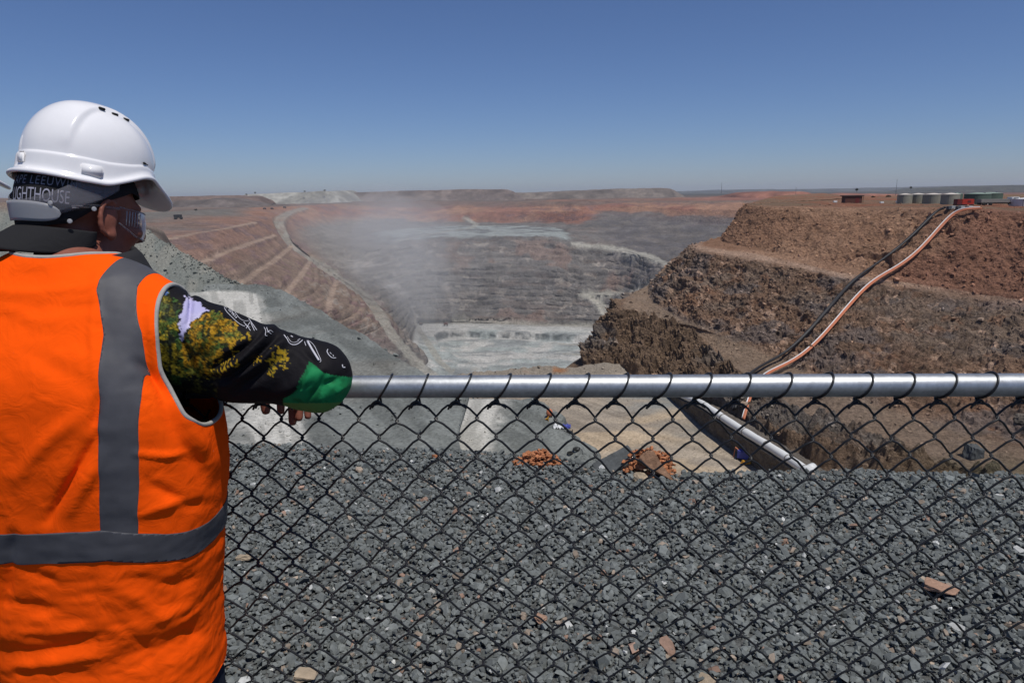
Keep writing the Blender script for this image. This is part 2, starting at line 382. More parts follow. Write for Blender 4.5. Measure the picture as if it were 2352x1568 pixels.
mesa('hill', [(-500,462),(-100,461),(60,460),(250,457),(380,453),(430,452.5),(445,455.5),(480,457)], 2300, -28, np.array([0.16, 0.115, 0.095]), seed=12)
mesa('hill', [(330,470),(380,464),(450,459.5),(520,459),(545,466),(585,474)], 2250, -30, np.array([0.125, 0.105, 0.095]), depth=150, seed=15)
mesa('hill', [(590,474),(640,468),(680,463),(720,465),(745,470),(770,474)], 2900, -30, np.array([0.13, 0.115, 0.105]), depth=150, seed=18)
mesa('hill', [(1740,446),(1790,442),(1850,441),(1880,447),(1960,449),(2040,446),(2100,452)], 2500, -28, np.array([0.24, 0.105, 0.07]), depth=300, seed=21)
mesa('hill', [(1500,441),(1600,440),(1700,437.5),(1770,434.5),(1800,436),(1900,434),(2000,432.5),(2150,431),(2200,428.5),(2300,427),(2420,424),(2900,418)], 9000, -30, np.array([0.060, 0.064, 0.062]), depth=2500, seed=24)
mesa('hill', [(2210,434),(2240,431),(2300,430),(2352,427),(2500,424),(2900,420)], 5000, -30, np.array([0.05, 0.052, 0.04]), depth=800, seed=27)

# ---- the cliff on the right with its benches
Lr = [
 [(1790,452,-3.2),(1850,451,-3.2),(1960,450,-3.2),(2080,449,-3.2),(2220,448,-3.2),(2352,446,-3.2),(2900,440,-3.2)],
 [(1735,474,-3.0),(1850,477,-3.2),(1980,479,-3.5),(2100,480,-3.4),(2230,482,-3.4),(2352,490,-4.2),(2900,520,-5)],
 [(1655,552,-13),(1760,575,-14),(1880,602,-15.5),(2004,630,-17.5),(2130,650,-19),(2352,682,-20),(2900,755,-18)],
 [(1592,569,-14),(1690,588,-15),(1830,614,-16.5),(1960,639,-18.3),(2100,660,-20),(2352,695,-21),(2900,790,-19)],
 [(1488,668,-26),(1552,727,-28),(1654,771,-30),(1797,832,-33),(1950,905,-34),(2200,990,-36),(2900,1150,-36)],
 [(1430,697,-26.5),(1474,722,-28.3),(1590,762,-30.3),(1690,852,-33.5),(1800,930,-35.5),(2000,1010,-37),(2600,1250,-38)],
 [(1338,836,-38),(1420,852,-38),(1520,884,-38),(1600,925,-38),(1690,972,-37.8),(1880,1080,-38),(2300,1250,-39)],
]
Kr = []
for i, l in enumerate(Lr):
    k = knots(l); b = k[0]
    back = np.array([[b[0] * 1.9 + 60, b[1] * 1.9, b[2]], [b[0] * 1.22 + (1.5 if i < 2 else 10), b[1] * 1.22, b[2]]])
    Kr.append(np.concatenate([back, k]))
b = Kr[-1] + np.array([-8, -8, -3.0]); Kr.append(b)
segr = [60, 110, 12, 130, 24, 90, 10]
G, sid, tt = loft(Kr, segr, 760)
nv, nu = G.shape[:2]; S = (sid + tt)[:, None].repeat(nu, 1); U = np.linspace(0, 8, nu)[None, :].repeat(nv, 0)
N = grid_normals(G)
face = (smooth(1.0, 1.12, S) * (1 - smooth(1.93, 2.0, S)) + smooth(3.0, 3.08, S) * (1 - smooth(3.93, 4.0, S)) + smooth(5.0, 5.1, S) * (1 - smooth(5.9, 6, S)))
low = smooth(4.9, 5.1, S)
topf = 1 - smooth(2.0, 2.9, S)
d = (ridge(G * np.array([1/7., 1/7., 1/5.]), 5, 103) * 0.60 + fbm(G / 1.7, 5, 109, 0.66) * 0.55) * (1 - 0.45 * topf)
d += low * (ridge(G / np.array([4.5, 4.5, 8.0]), 5, 113) * 2.0)
strat = np.sin(G[..., 2] * 3.1 + 2.5 * fbm(G / 8., 3, 117)) * 0.16 * smooth(3, 3.1, S)
gully = -np.abs(fbm(np.stack([G[..., 0] / 5., G[..., 1] / 5., G[..., 2] / 40.], -1), 3, 118)) * 1.1 * topf
hollow = smooth(0.40, 0.66, fbm(G / np.array([8., 8., 4.5]) + 3.3, 3, 119)) * smooth(1.45, 1.65, S) * (1 - smooth(1.85, 1.97, S))
cor = smooth(2.2, 3.6, U + 0 * S); d = d * (0.8 + 0.2 * cor) + fbm(G / np.array([3.0, 3.0, 0.9]), 4, 127, 0.6) * 0.55 * smooth(2.9, 3.1, S)
G = G + N * ((d + strat + gully * cor) * face - 2.2 * hollow * smooth(3.6, 4.8, U))[..., None]
G[..., 2] += fbm(G / 4., 4, 121) * 0.18 * (1 - face)
nz = fbm(G / np.array([22., 22., 10.]), 4, 131); nf = fbm(G / np.array([4., 4., 2.2]), 4, 133)
top = mixc(np.array([0.265, 0.175, 0.125]), np.array([0.32, 0.22, 0.16]), smooth(-0.3, 0.5, nz)); top = mixc(top, np.array([0.225, 0.125, 0.095]), smooth(5.6, 7.0, U + 1.2 * nz) * 0.75)
lowc = mixc(np.array([0.24, 0.175, 0.133]), np.array([0.215, 0.18, 0.152]), smooth(-0.2, 0.4, nz)); lowc = mixc(lowc, np.array([0.25, 0.155, 0.105]), smooth(0.25, 0.6, nf) * 0.6); g2 = fbm(G / np.array([9., 9., 5.]) + 7.7, 4, 135); lowc = mixc(lowc, np.array([0.175, 0.17, 0.175]), smooth(0.05, 0.45, g2) * 0.7); lowc = mixc(lowc, np.array([0.12, 0.095, 0.075]), smooth(0.2, 0.6, fbm(G / np.array([3.2, 3.2, 1.6]), 3, 137)) * 0.5)
col = mixc(top, lowc, smooth(2.6, 3.2, S + 0.1 * nf))
col = mixc(col, mixc(np.array([0.19, 0.148, 0.112]), np.array([0.185, 0.18, 0.172]), smooth(-0.2, 0.3, nz)), low)
col = mixc(col, np.array([0.40, 0.31, 0.25]), (smooth(2.5, 2.75, S + 0.2 * nz) * (1 - smooth(2.95, 3.06, S))) * (0.75 + 0.25 * nf))
col = mixc(col, np.array([0.245, 0.205, 0.165]), (smooth(3.92, 4.05, S) * (1 - smooth(4.9, 5.04, S))) * 0.85)
col = mixc(col, mixc(np.array([0.20, 0.155, 0.115]), np.array([0.25, 0.13, 0.09]), smooth(-0.1, 0.4, nz)), 1 - smooth(0.9, 1.02, S))
# thin pale quartz streaks on the lower face
st = smooth(0.62, 0.8, fbm(G * np.array([0.55, 0.55, 0.16]), 3, 141)) * smooth(3.05, 3.2, S) * (1 - smooth(3.9, 4, S))
col = mixc(col, np.array([0.46, 0.36, 0.29]), st * 0.9)
ol = smooth(7.1, 7.6, U + 0.3 * nz) * smooth(4.0, 4.5, S); col = mixc(col, np.array([0.15, 0.15, 0.095]), ol * 0.7)
col = col * np.array([1.15, 1.02, 0.93])
cliff = patch('cliff_terrain', G, np.clip(col, 0.01, 1), M_cliff); cliff.data.polygons.foreach_set('use_smooth', np.zeros(len(cliff.data.polygons), bool)); tag(cliff, kind='structure'); bv_cliff = bvh_of(cliff)

# ---- tan working pad below, with the rubble bund along its far edge
Lpad = [[(960,880,-37.2),(1060,862,-37),(1130,851,-36.8),(1200,842,-36.6),(1300,843,-36.7),(1400,838,-36.6),(1470,832,-36.5),(1600,830,-37)],
        [(960,900,-38),(1060,885,-38),(1130,876,-38),(1200,870,-38),(1300,868,-38),(1400,862,-38),(1470,858,-38),(1700,856,-38)],
        [(960,980,-38),(1060,960,-38),(1150,950,-38),(1250,945,-38),(1400,940,-38),(1500,935,-38),(1700,930,-38),(1950,925,-38)],
        [(900,1250,-38),(1060,1250,-38),(1200,1250,-38),(1350,1250,-38),(1500,1250,-38),(1700,1250,-38),(1900,1250,-38),(2500,1250,-38)]]
Kpad = [knots(l) for l in Lpad]; Kpad.insert(0, Kpad[0] + np.array([0, 25, -22.0]))
Kpad.append(Kpad[-1] + np.array([0, -40, 0.0]))
G, sid, tt = loft(Kpad, [10, 20, 30, 60, 4], 300); S = (sid + tt)[:, None].repeat(300, 1); U = np.linspace(0, 7, 300)[None, :].repeat(len(G), 0)
bund = 1 - smooth(1.8, 2.1, S)
G[..., 2] += fbm(G / 3., 4, 151) * (0.08 + 0.45 * bund) + fbm(G / 12., 2, 153) * 0.5 * bund
nz = fbm(G / np.array([14., 9., 9.]), 4, 155); nf = fbm(G / 3.5, 4, 157)
col = mixc(np.array([0.41, 0.325, 0.228]), np.array([0.325, 0.275, 0.215]), smooth(-0.3, 0.4, nz))
col = mixc(col, np.array([0.25, 0.215, 0.175]), smooth(0.15, 0.5, fbm(G / np.array([10., 4., 5.]), 4, 159)) * 0.8)
trk = fbm(np.stack([(G[..., 0] * 0.8 + G[..., 1] * 0.6) / 0.9, (G[..., 1] * 0.8 - G[..., 0] * 0.6) / 30., G[..., 2] * 0], -1), 3, 163); col = col * (1 + 0.22 * np.clip(trk, -1, 1))[..., None]
col = mixc(col, np.array([0.225, 0.225, 0.21]), smooth(4.6, 5.6, U + nz) * (1 - smooth(3.0, 3.35, S + .1 * nf)))
col = mixc(col, mixc(np.array([0.23, 0.20, 0.165]), np.array([0.27, 0.14, 0.075]), smooth(0.25, 0.6, fbm(G / 8., 3, 161))), bund)
pad = patch('pad_ground', G, col, M_dirt); tag(pad, kind='structure'); bv_pad = bvh_of(pad)

# ---- grey spoil and haul road on the near left
def off(p, *o): return [p + np.array(q, float) for q in o]
rowsE = [[(-900,675,-19),(461,656.5,-19),(575,652,-19),(611,654,-19),(640,664,-19.2)], [(-900,690,-20.3),(455,671,-20.3),(560,672,-20.3),(612,683,-20.2),(705,694,-19.3)],
         [(-900,780,-20.3),(470,745,-20.3),(560,745,-20.3),(640,765,-20.3),(839,765,-19.2)], [(-900,880,-20.3),(500,850,-20.3),(580,850,-20.3),(662,860,-20.3),(950,838,-19.4)]]
KE = []
for r in rowsE:
    k = knots(r); e = k[-1]
    KE.append(np.concatenate([k, np.array([np.array([e[0] * q, e[1] * q, e[2] - zz]) for q, zz in ((1.05, 12), (1.10, 22), (1.15, 28), (1.20, 32))])]))
r4 = [(-900,980,-20.3),(540,915,-20.3),(630,915,-20.3),(706,918,-20.3),(1090,905,-19.5),(1000,915,-30),(1194,915,-30),(1238,915,-29.5)]
r5 = [(-900,1100,-20.3),(566,1015,-20.3),(650,1015,-20.3),(727,1020,-20.3),(1060,1010,-21),(990,1022,-30),(1142,1022,-30),(1345,1040,-29.5)]
r6 = [(-1200,1350,-20.3),(520,1300,-20.3),(700,1300,-20.3),(860,1300,-20.3),(1150,1300,-21),(1000,1300,-30),(1300,1300,-30),(1900,1300,-29.5)]
for r in (r4, r5, r6):
    k = knots(r); KE.append(np.concatenate([k, np.array(off(k[-1], (5, 5, -9)))]))
back = KE[0] + np.array([0, 8, -3.0]); KE.insert(0, back)
G, sid, tt = loft(KE, [6, 24, 40, 50, 40, 60, 30], 520, None, 40)
nv, nu = G.shape[:2]; S = (sid + tt)[:, None].repeat(nu, 1); U = np.linspace(0, 8, nu)[None, :].repeat(nv, 0)
nz = fbm(G / 7., 4, 171); nf = fbm(G / 1.6, 4, 173)
road1 = smooth(0.85, 1.35, U + .12 * nz + .08 * nf) * (1 - smooth(2.5, 3.0, U + .12 * nz + .06 * nf)) * smooth(1.75, 2.05, S)
road2 = smooth(5.2, 5.45, U + .05 * nf) * (1 - smooth(5.72, 6.02, U + .06 * nf + .05 * nz)) * smooth(4.4, 4.8, S)
rk = np.clip(road1 + road2, 0, 1)
ed_ = smooth(6.3, 7.0, U) * smooth(3.8, 4.3, S); G[..., 2] += (nz * 0.35 + nf * 0.10) * (1 - rk); G[..., 0] += ed_ * (fbm(G / 6., 4, 178) * 2.2); G[..., 2] += ed_ * fbm(G / 3., 3, 179) * 0.5
spoil = mixc(c_spoil * 0.9, c_spoil * 1.3, smooth(-0.4, 0.4, fbm(np.stack([(G[..., 0] + G[..., 1] * .5) / 2.5, (G[..., 1] - G[..., 0] * .5) / 14., G[..., 2] / 3.], -1), 4, 180))); spoil = mixc(spoil, np.array([0.17, 0.15, 0.125]), smooth(0.1, 0.6, fbm(G / 20., 3, 175)) * 0.35)
col = mixc(spoil, mixc(np.array([0.50, 0.49, 0.45]), np.array([0.36, 0.355, 0.325]), smooth(-0.2, 0.5, fbm(np.stack([U * 6, S * 1.5, U * 0], -1), 3, 177))), rk * 0.95)
nearl = patch('spoil_ground', G, col, M_dirt); tag(nearl, kind='structure'); bv_near = bvh_of(nearl)
# dump slope behind the haul road
LD = [[(-900,720,0,155),(100,706,0,158),(300,684,0,160),(461,676,0,161),(551,672,0,163),(600,680,0,164)],
      [(-900,452,0,200),(60,468,0,196),(190,474,0,192),(300,509,0,184),(425,583,0,174),(556,657,0,165)]]
KD = [knots(l) for l in LD]; KD.append(KD[1] + np.array([[0, 60, -6.0], [0, 50, -8], [0, 40, -12], [0, 14, -12], [0, 10, -9], [0, 6, -6]])); KD.append(KD[2] + np.array([0, 30, -30.0]))
G, sid, tt = loft(KD, [80, 20, 10], 300); S = (sid + tt)[:, None].repeat(300, 1)
nf = fbm(G / 1.4, 4, 181); nz = fbm(G @ np.array([[.8, .1, -.5], [.1, .2, .1], [.3, 0, .3]]) / 3., 4, 183)
G[..., 2] += nf * 0.12 + nz * 0.35
col = mixc(np.array([0.165, 0.175, 0.16]), np.array([0.215, 0.215, 0.19]), smooth(-0.3, 0.5, nz)); col = mixc(col, np.array([0.2, 0.12, 0.09]), smooth(0.85, 1.0, S) * (1 - smooth(-60, -20, G[..., 0] + 70)) * 0.6)
dump = patch('dump_terrain', G, col, M_dirt); tag(dump, kind='structure')
# ------------------------------------------------------------------ the lookout's gravel bund
edge_px = [(-700,1008),(300,1010),(540,1014),(700,1016),(800,1022),(900,1016),(1000,1020),(1100,1024),(1180,1034),(1260,1040),(1330,1050),(1400,1064),(1500,1076),(1600,1078),(1700,1080),(1840,1078),(1950,1074),(2100,1080),(2250,1084),(2352,1076),(2800,1080),(3800,1080)]
edge = np.array([WZ(x, y, 0.02) for x, y in edge_px])
def edge_y(x): return np.interp(x, edge[:, 0], edge[:, 1])
def ground_z(x, y):
    x = np.asarray(x, float); y = np.asarray(y, float)
    d = y - edge_y(x); P = np.stack([x, y, x * 0], -1)
    z = fbm(P * 1.3, 3, 201) * 0.022
    return z - np.where(d > 0, d * 0.75 + 0.0, 0) - np.where(d > -0.15, (np.clip(d + 0.15, 0, 0.3)) ** 2 * 0.8, 0)
gx = np.concatenate([np.linspace(-40, -7, 12, endpoint=False), np.linspace(-7, 7, 141), np.linspace(7, 40, 13)[1:]])
gy = np.concatenate([np.linspace(-30, 0, 12, endpoint=False), np.linspace(0, 6.5, 90), np.linspace(6.5, 38, 24)[1:]])
X, Y = np.meshgrid(gx, gy); Z = ground_z(X, Y)
G = np.stack([X, Y, Z], -1)
M_base = mat('gravel_bed', (0.11, 0.115, 0.115), var=0.4, vscale=18, var2=0.4, vscale2=70, bump=1.0, bscale=38, bdist=0.02, rough=1.0, spec=0.05)
gr = mesh_obj('ground', G.reshape(-1, 3), grid_faces(*X.shape), M_base); tag(gr, kind='structure')

# crushed stone: many small angular pieces, one mass
def stone_shape(seed, flat=0.5, n=11):
    r = random.Random(seed); bm = bmesh.new()
    for k in range(n):
        v = Vector((r.gauss(0, 1), r.gauss(0, 1), r.gauss(0, 1))).normalized() * r.uniform(0.75, 1.0)
        bm.verts.new((v.x * r.uniform(0.9, 1.25), v.y * 0.75, v.z * flat))
    res = bmesh.ops.convex_hull(bm, input=bm.verts[:])
    bmesh.ops.delete(bm, geom=[g for g in res['geom_interior'] if isinstance(g, bmesh.types.BMVert)], context='VERTS')
    bmesh.ops.triangulate(bm, faces=bm.faces[:]); bm.verts.index_update()
    V = np.array([v.co[:] for v in bm.verts]); F = np.array([[v.index for v in f.verts] for f in bm.faces]); bm.free(); return V, F
def chip_shape(seed):
    """an angular crushed chip: an uneven slab with flat broken faces"""
    r = random.Random(seed); n = r.choice([4, 5, 5, 6]); a0 = r.uniform(0, 6); bm = bmesh.new(); t = r.uniform(0.22, 0.42); el = r.uniform(0.62, 0.95)
    for s_ in (-1, 1):
        k_ = 1.0 if s_ < 0 else r.uniform(0.62, 0.9); dx, dy = r.uniform(-.15, .15), r.uniform(-.15, .15); tx, ty = r.uniform(-.25, .25), r.uniform(-.25, .25)
        for k in range(n):
            a = a0 + 2 * math.pi * (k + r.uniform(-.28, .28)) / n; q = r.uniform(0.8, 1.1) * k_; x, y = q * math.cos(a) * 1.1 + dx, q * math.sin(a) * el + dy
            bm.verts.new((x, y, s_ * t + (tx * x + ty * y) * 0.6))
    res = bmesh.ops.convex_hull(bm, input=bm.verts[:])
    bmesh.ops.delete(bm, geom=[g for g in res['geom_interior'] if isinstance(g, bmesh.types.BMVert)], context='VERTS')
    bmesh.ops.triangulate(bm, faces=bm.faces[:]); bm.verts.index_update()
    V = np.array([v.co[:] for v in bm.verts]); F = np.array([[v.index for v in f.verts] for f in bm.faces]); bm.free(); return V, F
shapes = [chip_shape(200 + s) for s in range(18)] + [stone_shape(s, rnd.uniform(0.3, 0.5), 9) for s in range(4)]
def scatter_stones(name, X, Y, size, zoff, mat_, colors, tilt=0.46):
    n = len(X); Vs, Fs, Cs = [], [], []; base = 0
    pick = RS.randint(0, len(shapes), n); z0 = ground_z(X, Y)
    for s in range(len(shapes)):
        idx = np.where(pick == s)[0]
        if not len(idx): continue
        V, F = shapes[s]; m = len(idx)
        a = RS.uniform(0, 2 * np.pi, m); tx = RS.normal(0, tilt, m); ty = RS.normal(0, tilt, m)
        ca, sa, cx, sx, cy, sy = np.cos(a), np.sin(a), np.cos(tx), np.sin(tx), np.cos(ty), np.sin(ty)
        Rz = np.zeros((m, 3, 3)); Rz[:, 0, 0] = ca; Rz[:, 0, 1] = -sa; Rz[:, 1, 0] = sa; Rz[:, 1, 1] = ca; Rz[:, 2, 2] = 1
        Rx = np.zeros((m, 3, 3)); Rx[:, 0, 0] = 1; Rx[:, 1, 1] = cx; Rx[:, 1, 2] = -sx; Rx[:, 2, 1] = sx; Rx[:, 2, 2] = cx
        Ry = np.zeros((m, 3, 3)); Ry[:, 1, 1] = 1; Ry[:, 0, 0] = cy; Ry[:, 0, 2] = sy; Ry[:, 2, 0] = -sy; Ry[:, 2, 2] = cy
        Rm = Ry @ Rx @ Rz
        P = np.einsum('mij,vj->mvi', Rm, V) * (size[idx][:, None, None] * 0.5)
        P += np.stack([X[idx], Y[idx], z0[idx] + zoff[idx]], -1)[:, None, :]
        Vs.append(P.reshape(-1, 3)); nvv = len(V)
        Fs.append((F[None] + (np.arange(m) * nvv)[:, None, None] + base).reshape(-1, 3)); base += m * nvv
        Cs.append(np.repeat(colors[idx], nvv, 0))
    return mesh_obj(name, np.concatenate(Vs), np.concatenate(Fs), mat_, None, False, np.concatenate(Cs))
NST = 104000
yy = RS.uniform(1.35, 4.95, NST * 3); xx = RS.uniform(-5.8, 5.8, NST * 3)
keep = (np.abs(xx) < 0.86 * yy + 1.3) & (yy < edge_y(xx) + 0.35) & ~((np.abs(yy - 1.3) < 0.08))
xx, yy = xx[keep][:NST], yy[keep][:NST]; n = len(xx)
size = np.clip(RS.lognormal(math.log(0.0238), 0.36, n), 0.013, 0.08)
zo = RS.uniform(-0.004, 0.022, n) + size * 0.08
base = np.array([0.152, 0.166, 0.164])
cc = base * RS.uniform(0.66, 1.28, n)[:, None]
k = RS.rand(n); wm = k < 0.035; cc[wm] = np.array([0.28, 0.23, 0.185]) * RS.uniform(0.7, 1.3, wm.sum())[:, None]
pk = (k > 0.06) & (k < 0.07); cc[pk] = np.array([0.30, 0.20, 0.155]) * RS.uniform(0.7, 1.2, pk.sum())[:, None]
pl = (k > 0.085) & (k < 0.096); cc[pl] = np.array([0.46, 0.47, 0.46]) * RS.uniform(0.7, 1.3, pl.sum())[:, None]
M_stone = mat('crushed_stone', attr='col', rough=1.0, spec=0.05, var=0.2, vscale=60, bump=0.35, bscale=220, bdist=0.004)
gv = scatter_stones('gravel', xx, yy, size, zo, M_stone, cc); tag(gv, kind='stuff')

# ------------------------------------------------------------------ single rocks at the edge
def rock(name, loc, size, seed, mat_, rough_amp=0.12, rot=(0, 0, 0), cubes=False, sub=4):
    bm = bmesh.new()
    if cubes:
        r = random.Random(seed)
        for k in range(12):
            v = Vector((r.choice((-1, 1)) * r.uniform(.75, 1), r.choice((-1, 1)) * r.uniform(.75, 1), r.choice((-1, 1)) * r.uniform(.75, 1))); bm.verts.new(v * 0.7)
        res = bmesh.ops.convex_hull(bm, input=bm.verts[:])
        bmesh.ops.delete(bm, geom=[g for g in res['geom_interior'] if isinstance(g, bmesh.types.BMVert)], context='VERTS')
        bmesh.ops.bevel(bm, geom=bm.edges[:], offset=0.03, segments=1, affect='EDGES')
        bmesh.ops.triangulate(bm, faces=bm.faces[:]); bmesh.ops.subdivide_edges(bm, edges=bm.edges[:], cuts=5, use_grid_fill=True)
        bmesh.ops.triangulate(bm, faces=bm.faces[:])
    else: bmesh.ops.create_icosphere(bm, subdivisions=sub, radius=1)
    V = np.array([v.co[:] for v in bm.verts]); n0 = V / (np.linalg.norm(V, axis=1)[:, None] + 1e-9)
    V = V + n0 * (ridge(V * 1.6 + seed, 3, seed) * rough_amp + fbm(V * 5 + seed, 3, seed + 2) * rough_amp * 0.55)[:, None]
    for v, p in zip(bm.verts, V): v.co = p
    bm.transform(Matrix.Translation(Vector(loc)) @ (Matrix.Rotation(rot[2], 4, 'Z') @ Matrix.Rotation(rot[0], 4, 'X') @ Matrix.Rotation(rot[1], 4, 'Y')) @ Matrix.Diagonal((*size, 1)))
    me = bpy.data.meshes.new(name); bm.to_mesh(me); bm.free(); me.materials.append(mat_)
    o = bpy.data.objects.new(name, me); C.objects.link(o); return o
def crumbly(name, loc, size, seed, mat_, n=150, s=(0.014, 0.036), parent=None):
    """a clod breaking into many small crumbs: a heap of angular bits"""
    r = random.Random(seed); V = []; F = []
    for k in range(n):
        sh, fa = shapes[r.randrange(len(shapes))]
        while True:
            p = np.array([r.uniform(-1, 1), r.uniform(-1, 1), r.uniform(0, 1)])
            if p[0] ** 2 + p[1] ** 2 + p[2] ** 2 < 1: break
        p = p / max(np.linalg.norm(p), 0.3) * r.uniform(0.55, 1.0) if r.random() < 0.8 else p
        q = sh * r.uniform(*s) * 0.6
        e = Matrix.Rotation(r.uniform(0, 6), 3, 'Z') @ Matrix.Rotation(r.uniform(-1, 1), 3, 'X'); q = q @ np.array(e)
        b = len(V); V += list(q + p * np.array(size) + np.array(loc)); F += [tuple(int(i) + b for i in f) for f in fa]
    return mesh_obj(name, V, F, mat_, parent, False)
M_clod = mat('orange_clay', (0.40, 0.17, 0.085), var=0.35, vscale=25, var2=0.3, vscale2=90, rough=1.0, spec=0.05, bump=0.8, bscale=120, bdist=0.006)
M_slab = mat('brown_slab', (0.26, 0.155, 0.10), var=0.3, vscale=14, var2=0.25, vscale2=60, rough=0.95, spec=0.1, bump=0.8, bscale=50, bdist=0.012)
M_dslab = mat('dark_slab', (0.085, 0.092, 0.094), var=0.25, vscale=10, var2=0.2, vscale2=50, rough=0.9, spec=0.15, bump=0.5, bscale=40, bdist=0.008)
M_pink = mat('pink_stone', (0.33, 0.21, 0.15), var=0.2, vscale=18, var2=0.2, vscale2=80, rough=0.95, spec=0.1, bump=0.6, bscale=60, bdist=0.006)
M_cream = mat('cream_stone', (0.36, 0.29, 0.21), var=0.25, vscale=20, rough=0.95, spec=0.1, bump=0.6, bscale=60, bdist=0.006)
def gp(px, py, dz=0.0):
    p = WZ(px, py, 0.03); p[2] = float(ground_z(p[0], p[1])) + dz; return p
p = gp(1240, 1054); o = crumbly('clay_clod', p + np.array([0, 0, .0]), (0.125, 0.09, 0.085), 5, M_clod, 230); tag(o, 'wide crumbling orange clay clod at the gravel edge left of the dark slab', 'clay clod', 'orange clay clods on the gravel')
p = gp(1202, 1054); o = crumbly('clay_clod', p, (0.06, 0.05, 0.045), 6, M_clod, 80); tag(o, 'smaller crumbled orange clay clod at the far left end of the wider clod', 'clay clod', 'orange clay clods on the gravel')
p = gp(1412, 1066, 0.065); o = rock('rock_slab', p, (0.155, 0.10, 0.135), 31, M_dslab, 0.04, (0.35, 0.25, 0.4), cubes=True); tag(o, 'dark grey angular rock slab standing at the gravel edge beside orange clay', 'rock')
p = gp(1492, 1078); o = crumbly('clay_clod', p + np.array([0.0, 0.03, 0.0]), (0.165, 0.11, 0.165), 8, M_clod, 420); tag(o, 'large heap of red orange clay crumbs leaning round the brown slab', 'clay clod', 'orange clay clods on the gravel')
p = gp(1500, 1080, 0.06); o = rock('rock_slab', p + np.array([0, -0.06, 0.0]), (0.075, 0.055, 0.165), 44, M_slab, 0.05, (-0.35, -0.5, 0.2), cubes=True); tag(o, 'reddish brown leaning stone slab in the middle of the orange clay heap', 'rock')
p = gp(1466, 1085, 0.02); o = rock('stone', p + np.array([0, -0.05, 0.0]), (0.04, 0.035, 0.03), 52, M_cream, 0.12, sub=3); tag(o, 'small cream stone lying in front of the orange clay heap', 'stone')
p = gp(2160, 1352, 0.035); o = rock('stone', p, (0.085, 0.05, 0.022), 61, M_pink, 0.05, (0.0, 0.1, -0.75), cubes=True); tag(o, 'long flat pinkish stone on grey gravel near the right edge of the fence', 'stone')
for i, (x, y, s, lb, m_) in enumerate([(700,1545,.05,'tan stone at the bottom of the gravel near the orange vest',M_cream),(1240,1418,.04,'pale pinkish stone on the gravel below mid fence',M_pink),
        (1000,1040,.03,'small orange stone at the gravel edge near the sleeve',M_clod),(560,1272,.05,'pale grey stone on the gravel right beside the vest hem',M_cream),(1798,1244,.035,'light tan stone on gravel below the white duct',M_pink),(1620,1560,.04,'pale cream stone at the bottom edge of the gravel',M_cream)]):
    p = gp(x, y, 0.025); o = rock('stone', p, (s, s * .8, s * .45), 70 + i, m_, 0.08, (0.1 * i, 0.2, i * 1.1), cubes=True); tag(o, lb, 'stone')
# ------------------------------------------------------------------ the fence
M_galv = mat('galvanised_steel', (0.43, 0.45, 0.47), metal=0.9, rough=0.48, var=0.16, vscale=22, var2=0.14, vscale2=120, bump=0.06, bscale=90, bdist=0.002)
M_wire = mat('black_pvc_wire', (0.010, 0.010, 0.011), rough=0.42, spec=0.5)
fence = empty('chain_link_fence', (0, 1.3, 0)); tag(fence, 'black chain link fence with a galvanised top rail along the lookout edge', 'fence')
FD = 1.35                                        # depth of the rail in the view
A = W(850, 888, FD + 0.018); Bq = W(2352, 883.5, FD - 0.018); ax = (Bq - A); 
def rail_pt(x): return A + ax * ((x - A[0]) / ax[0])
rr = 0.0225
pts = [rail_pt(x) for x in np.linspace(-3.6, 3.6, 60)]
rail = MB().tube(pts, rr, 40).build('top_rail', M_galv, None, True)
def fparent(o):                                   # keep world coordinates under the fence's empty
    o.parent = fence; o.matrix_parent_inverse = Matrix.Translation(Vector(fence.location)).inverted(); return o
fparent(rail)
WD_ = 0.0785                                      # width of one diamond
slope = ax[2] / ax[0]; yaw = ax[1] / ax[0]
wy = -(rr + 0.000)                                # the mesh hangs on the camera side of the rail
xk0 = W(863, 917, FD)[0]
def node(k, row, jit=True):
    x = xk0 + k * WD_; c = rail_pt(x)
    z = c[2] - rr - 0.004 - row * (WD_ * 0.505) - (0.004 if row == 0 else 0)
    j = random.Random(int(k * 200) * 977 + row * 131)
    sag = 0.0035
    return np.array([x + j.uniform(-sag, sag) * (row > 0), c[1] - rr * 0.2 + j.uniform(-.002, .002), z + j.uniform(-sag, sag) * (row > 0)])
RW = 0.0023; ROWS = 30
mw = MB(); VV = []; FF = []
def zig(k):        # one woven wire, zig-zagging down between the node columns k and k+0.5
    P = []
    for r in range(ROWS + 1):
        even = (r % 2 == 0); kk = k if even == (abs((k * 2) % 2) < 0.01) else k + 0.5
        q = node(kk, r); side = -1 if kk == k else 1
        s = 0.0022 * side
        up = q + np.array([s * -0.2, 0.0030, 0.0035]); mid = q + np.array([s, 0, 0]); dn = q + np.array([s * -0.2, -0.0030, -0.0035])
        P += [up, mid, dn]
        if r < ROWS:
            k2 = (k + 0.5) if kk == k else k; q2 = node(k2, r + 1); d = q2 - q
            bow = np.array([d[0], 0, -d[2]]) * 0.035 * (4.0 if r == 0 else 1.0)
            P += [q + d * 0.3 + bow * 0.8 + np.array([0, -0.002, 0]), q + d * 0.55 + bow * 0.8, q + d * 0.78 + bow * 0.5 + np.array([0, 0.002, 0])]
    return P
kmin = int((-3.55 - xk0) / WD_); kmax = int((3.55 - xk0) / WD_)
for k2 in range(kmin * 2, kmax * 2):
    V, F = tube_geo(zig(k2 / 2), RW, 6); b = len(VV); VV += V; FF += [tuple(i + b for i in f) for f in F]
cl = mesh_obj('chain_link_mesh', VV, FF, M_wire, None, True); fparent(cl)
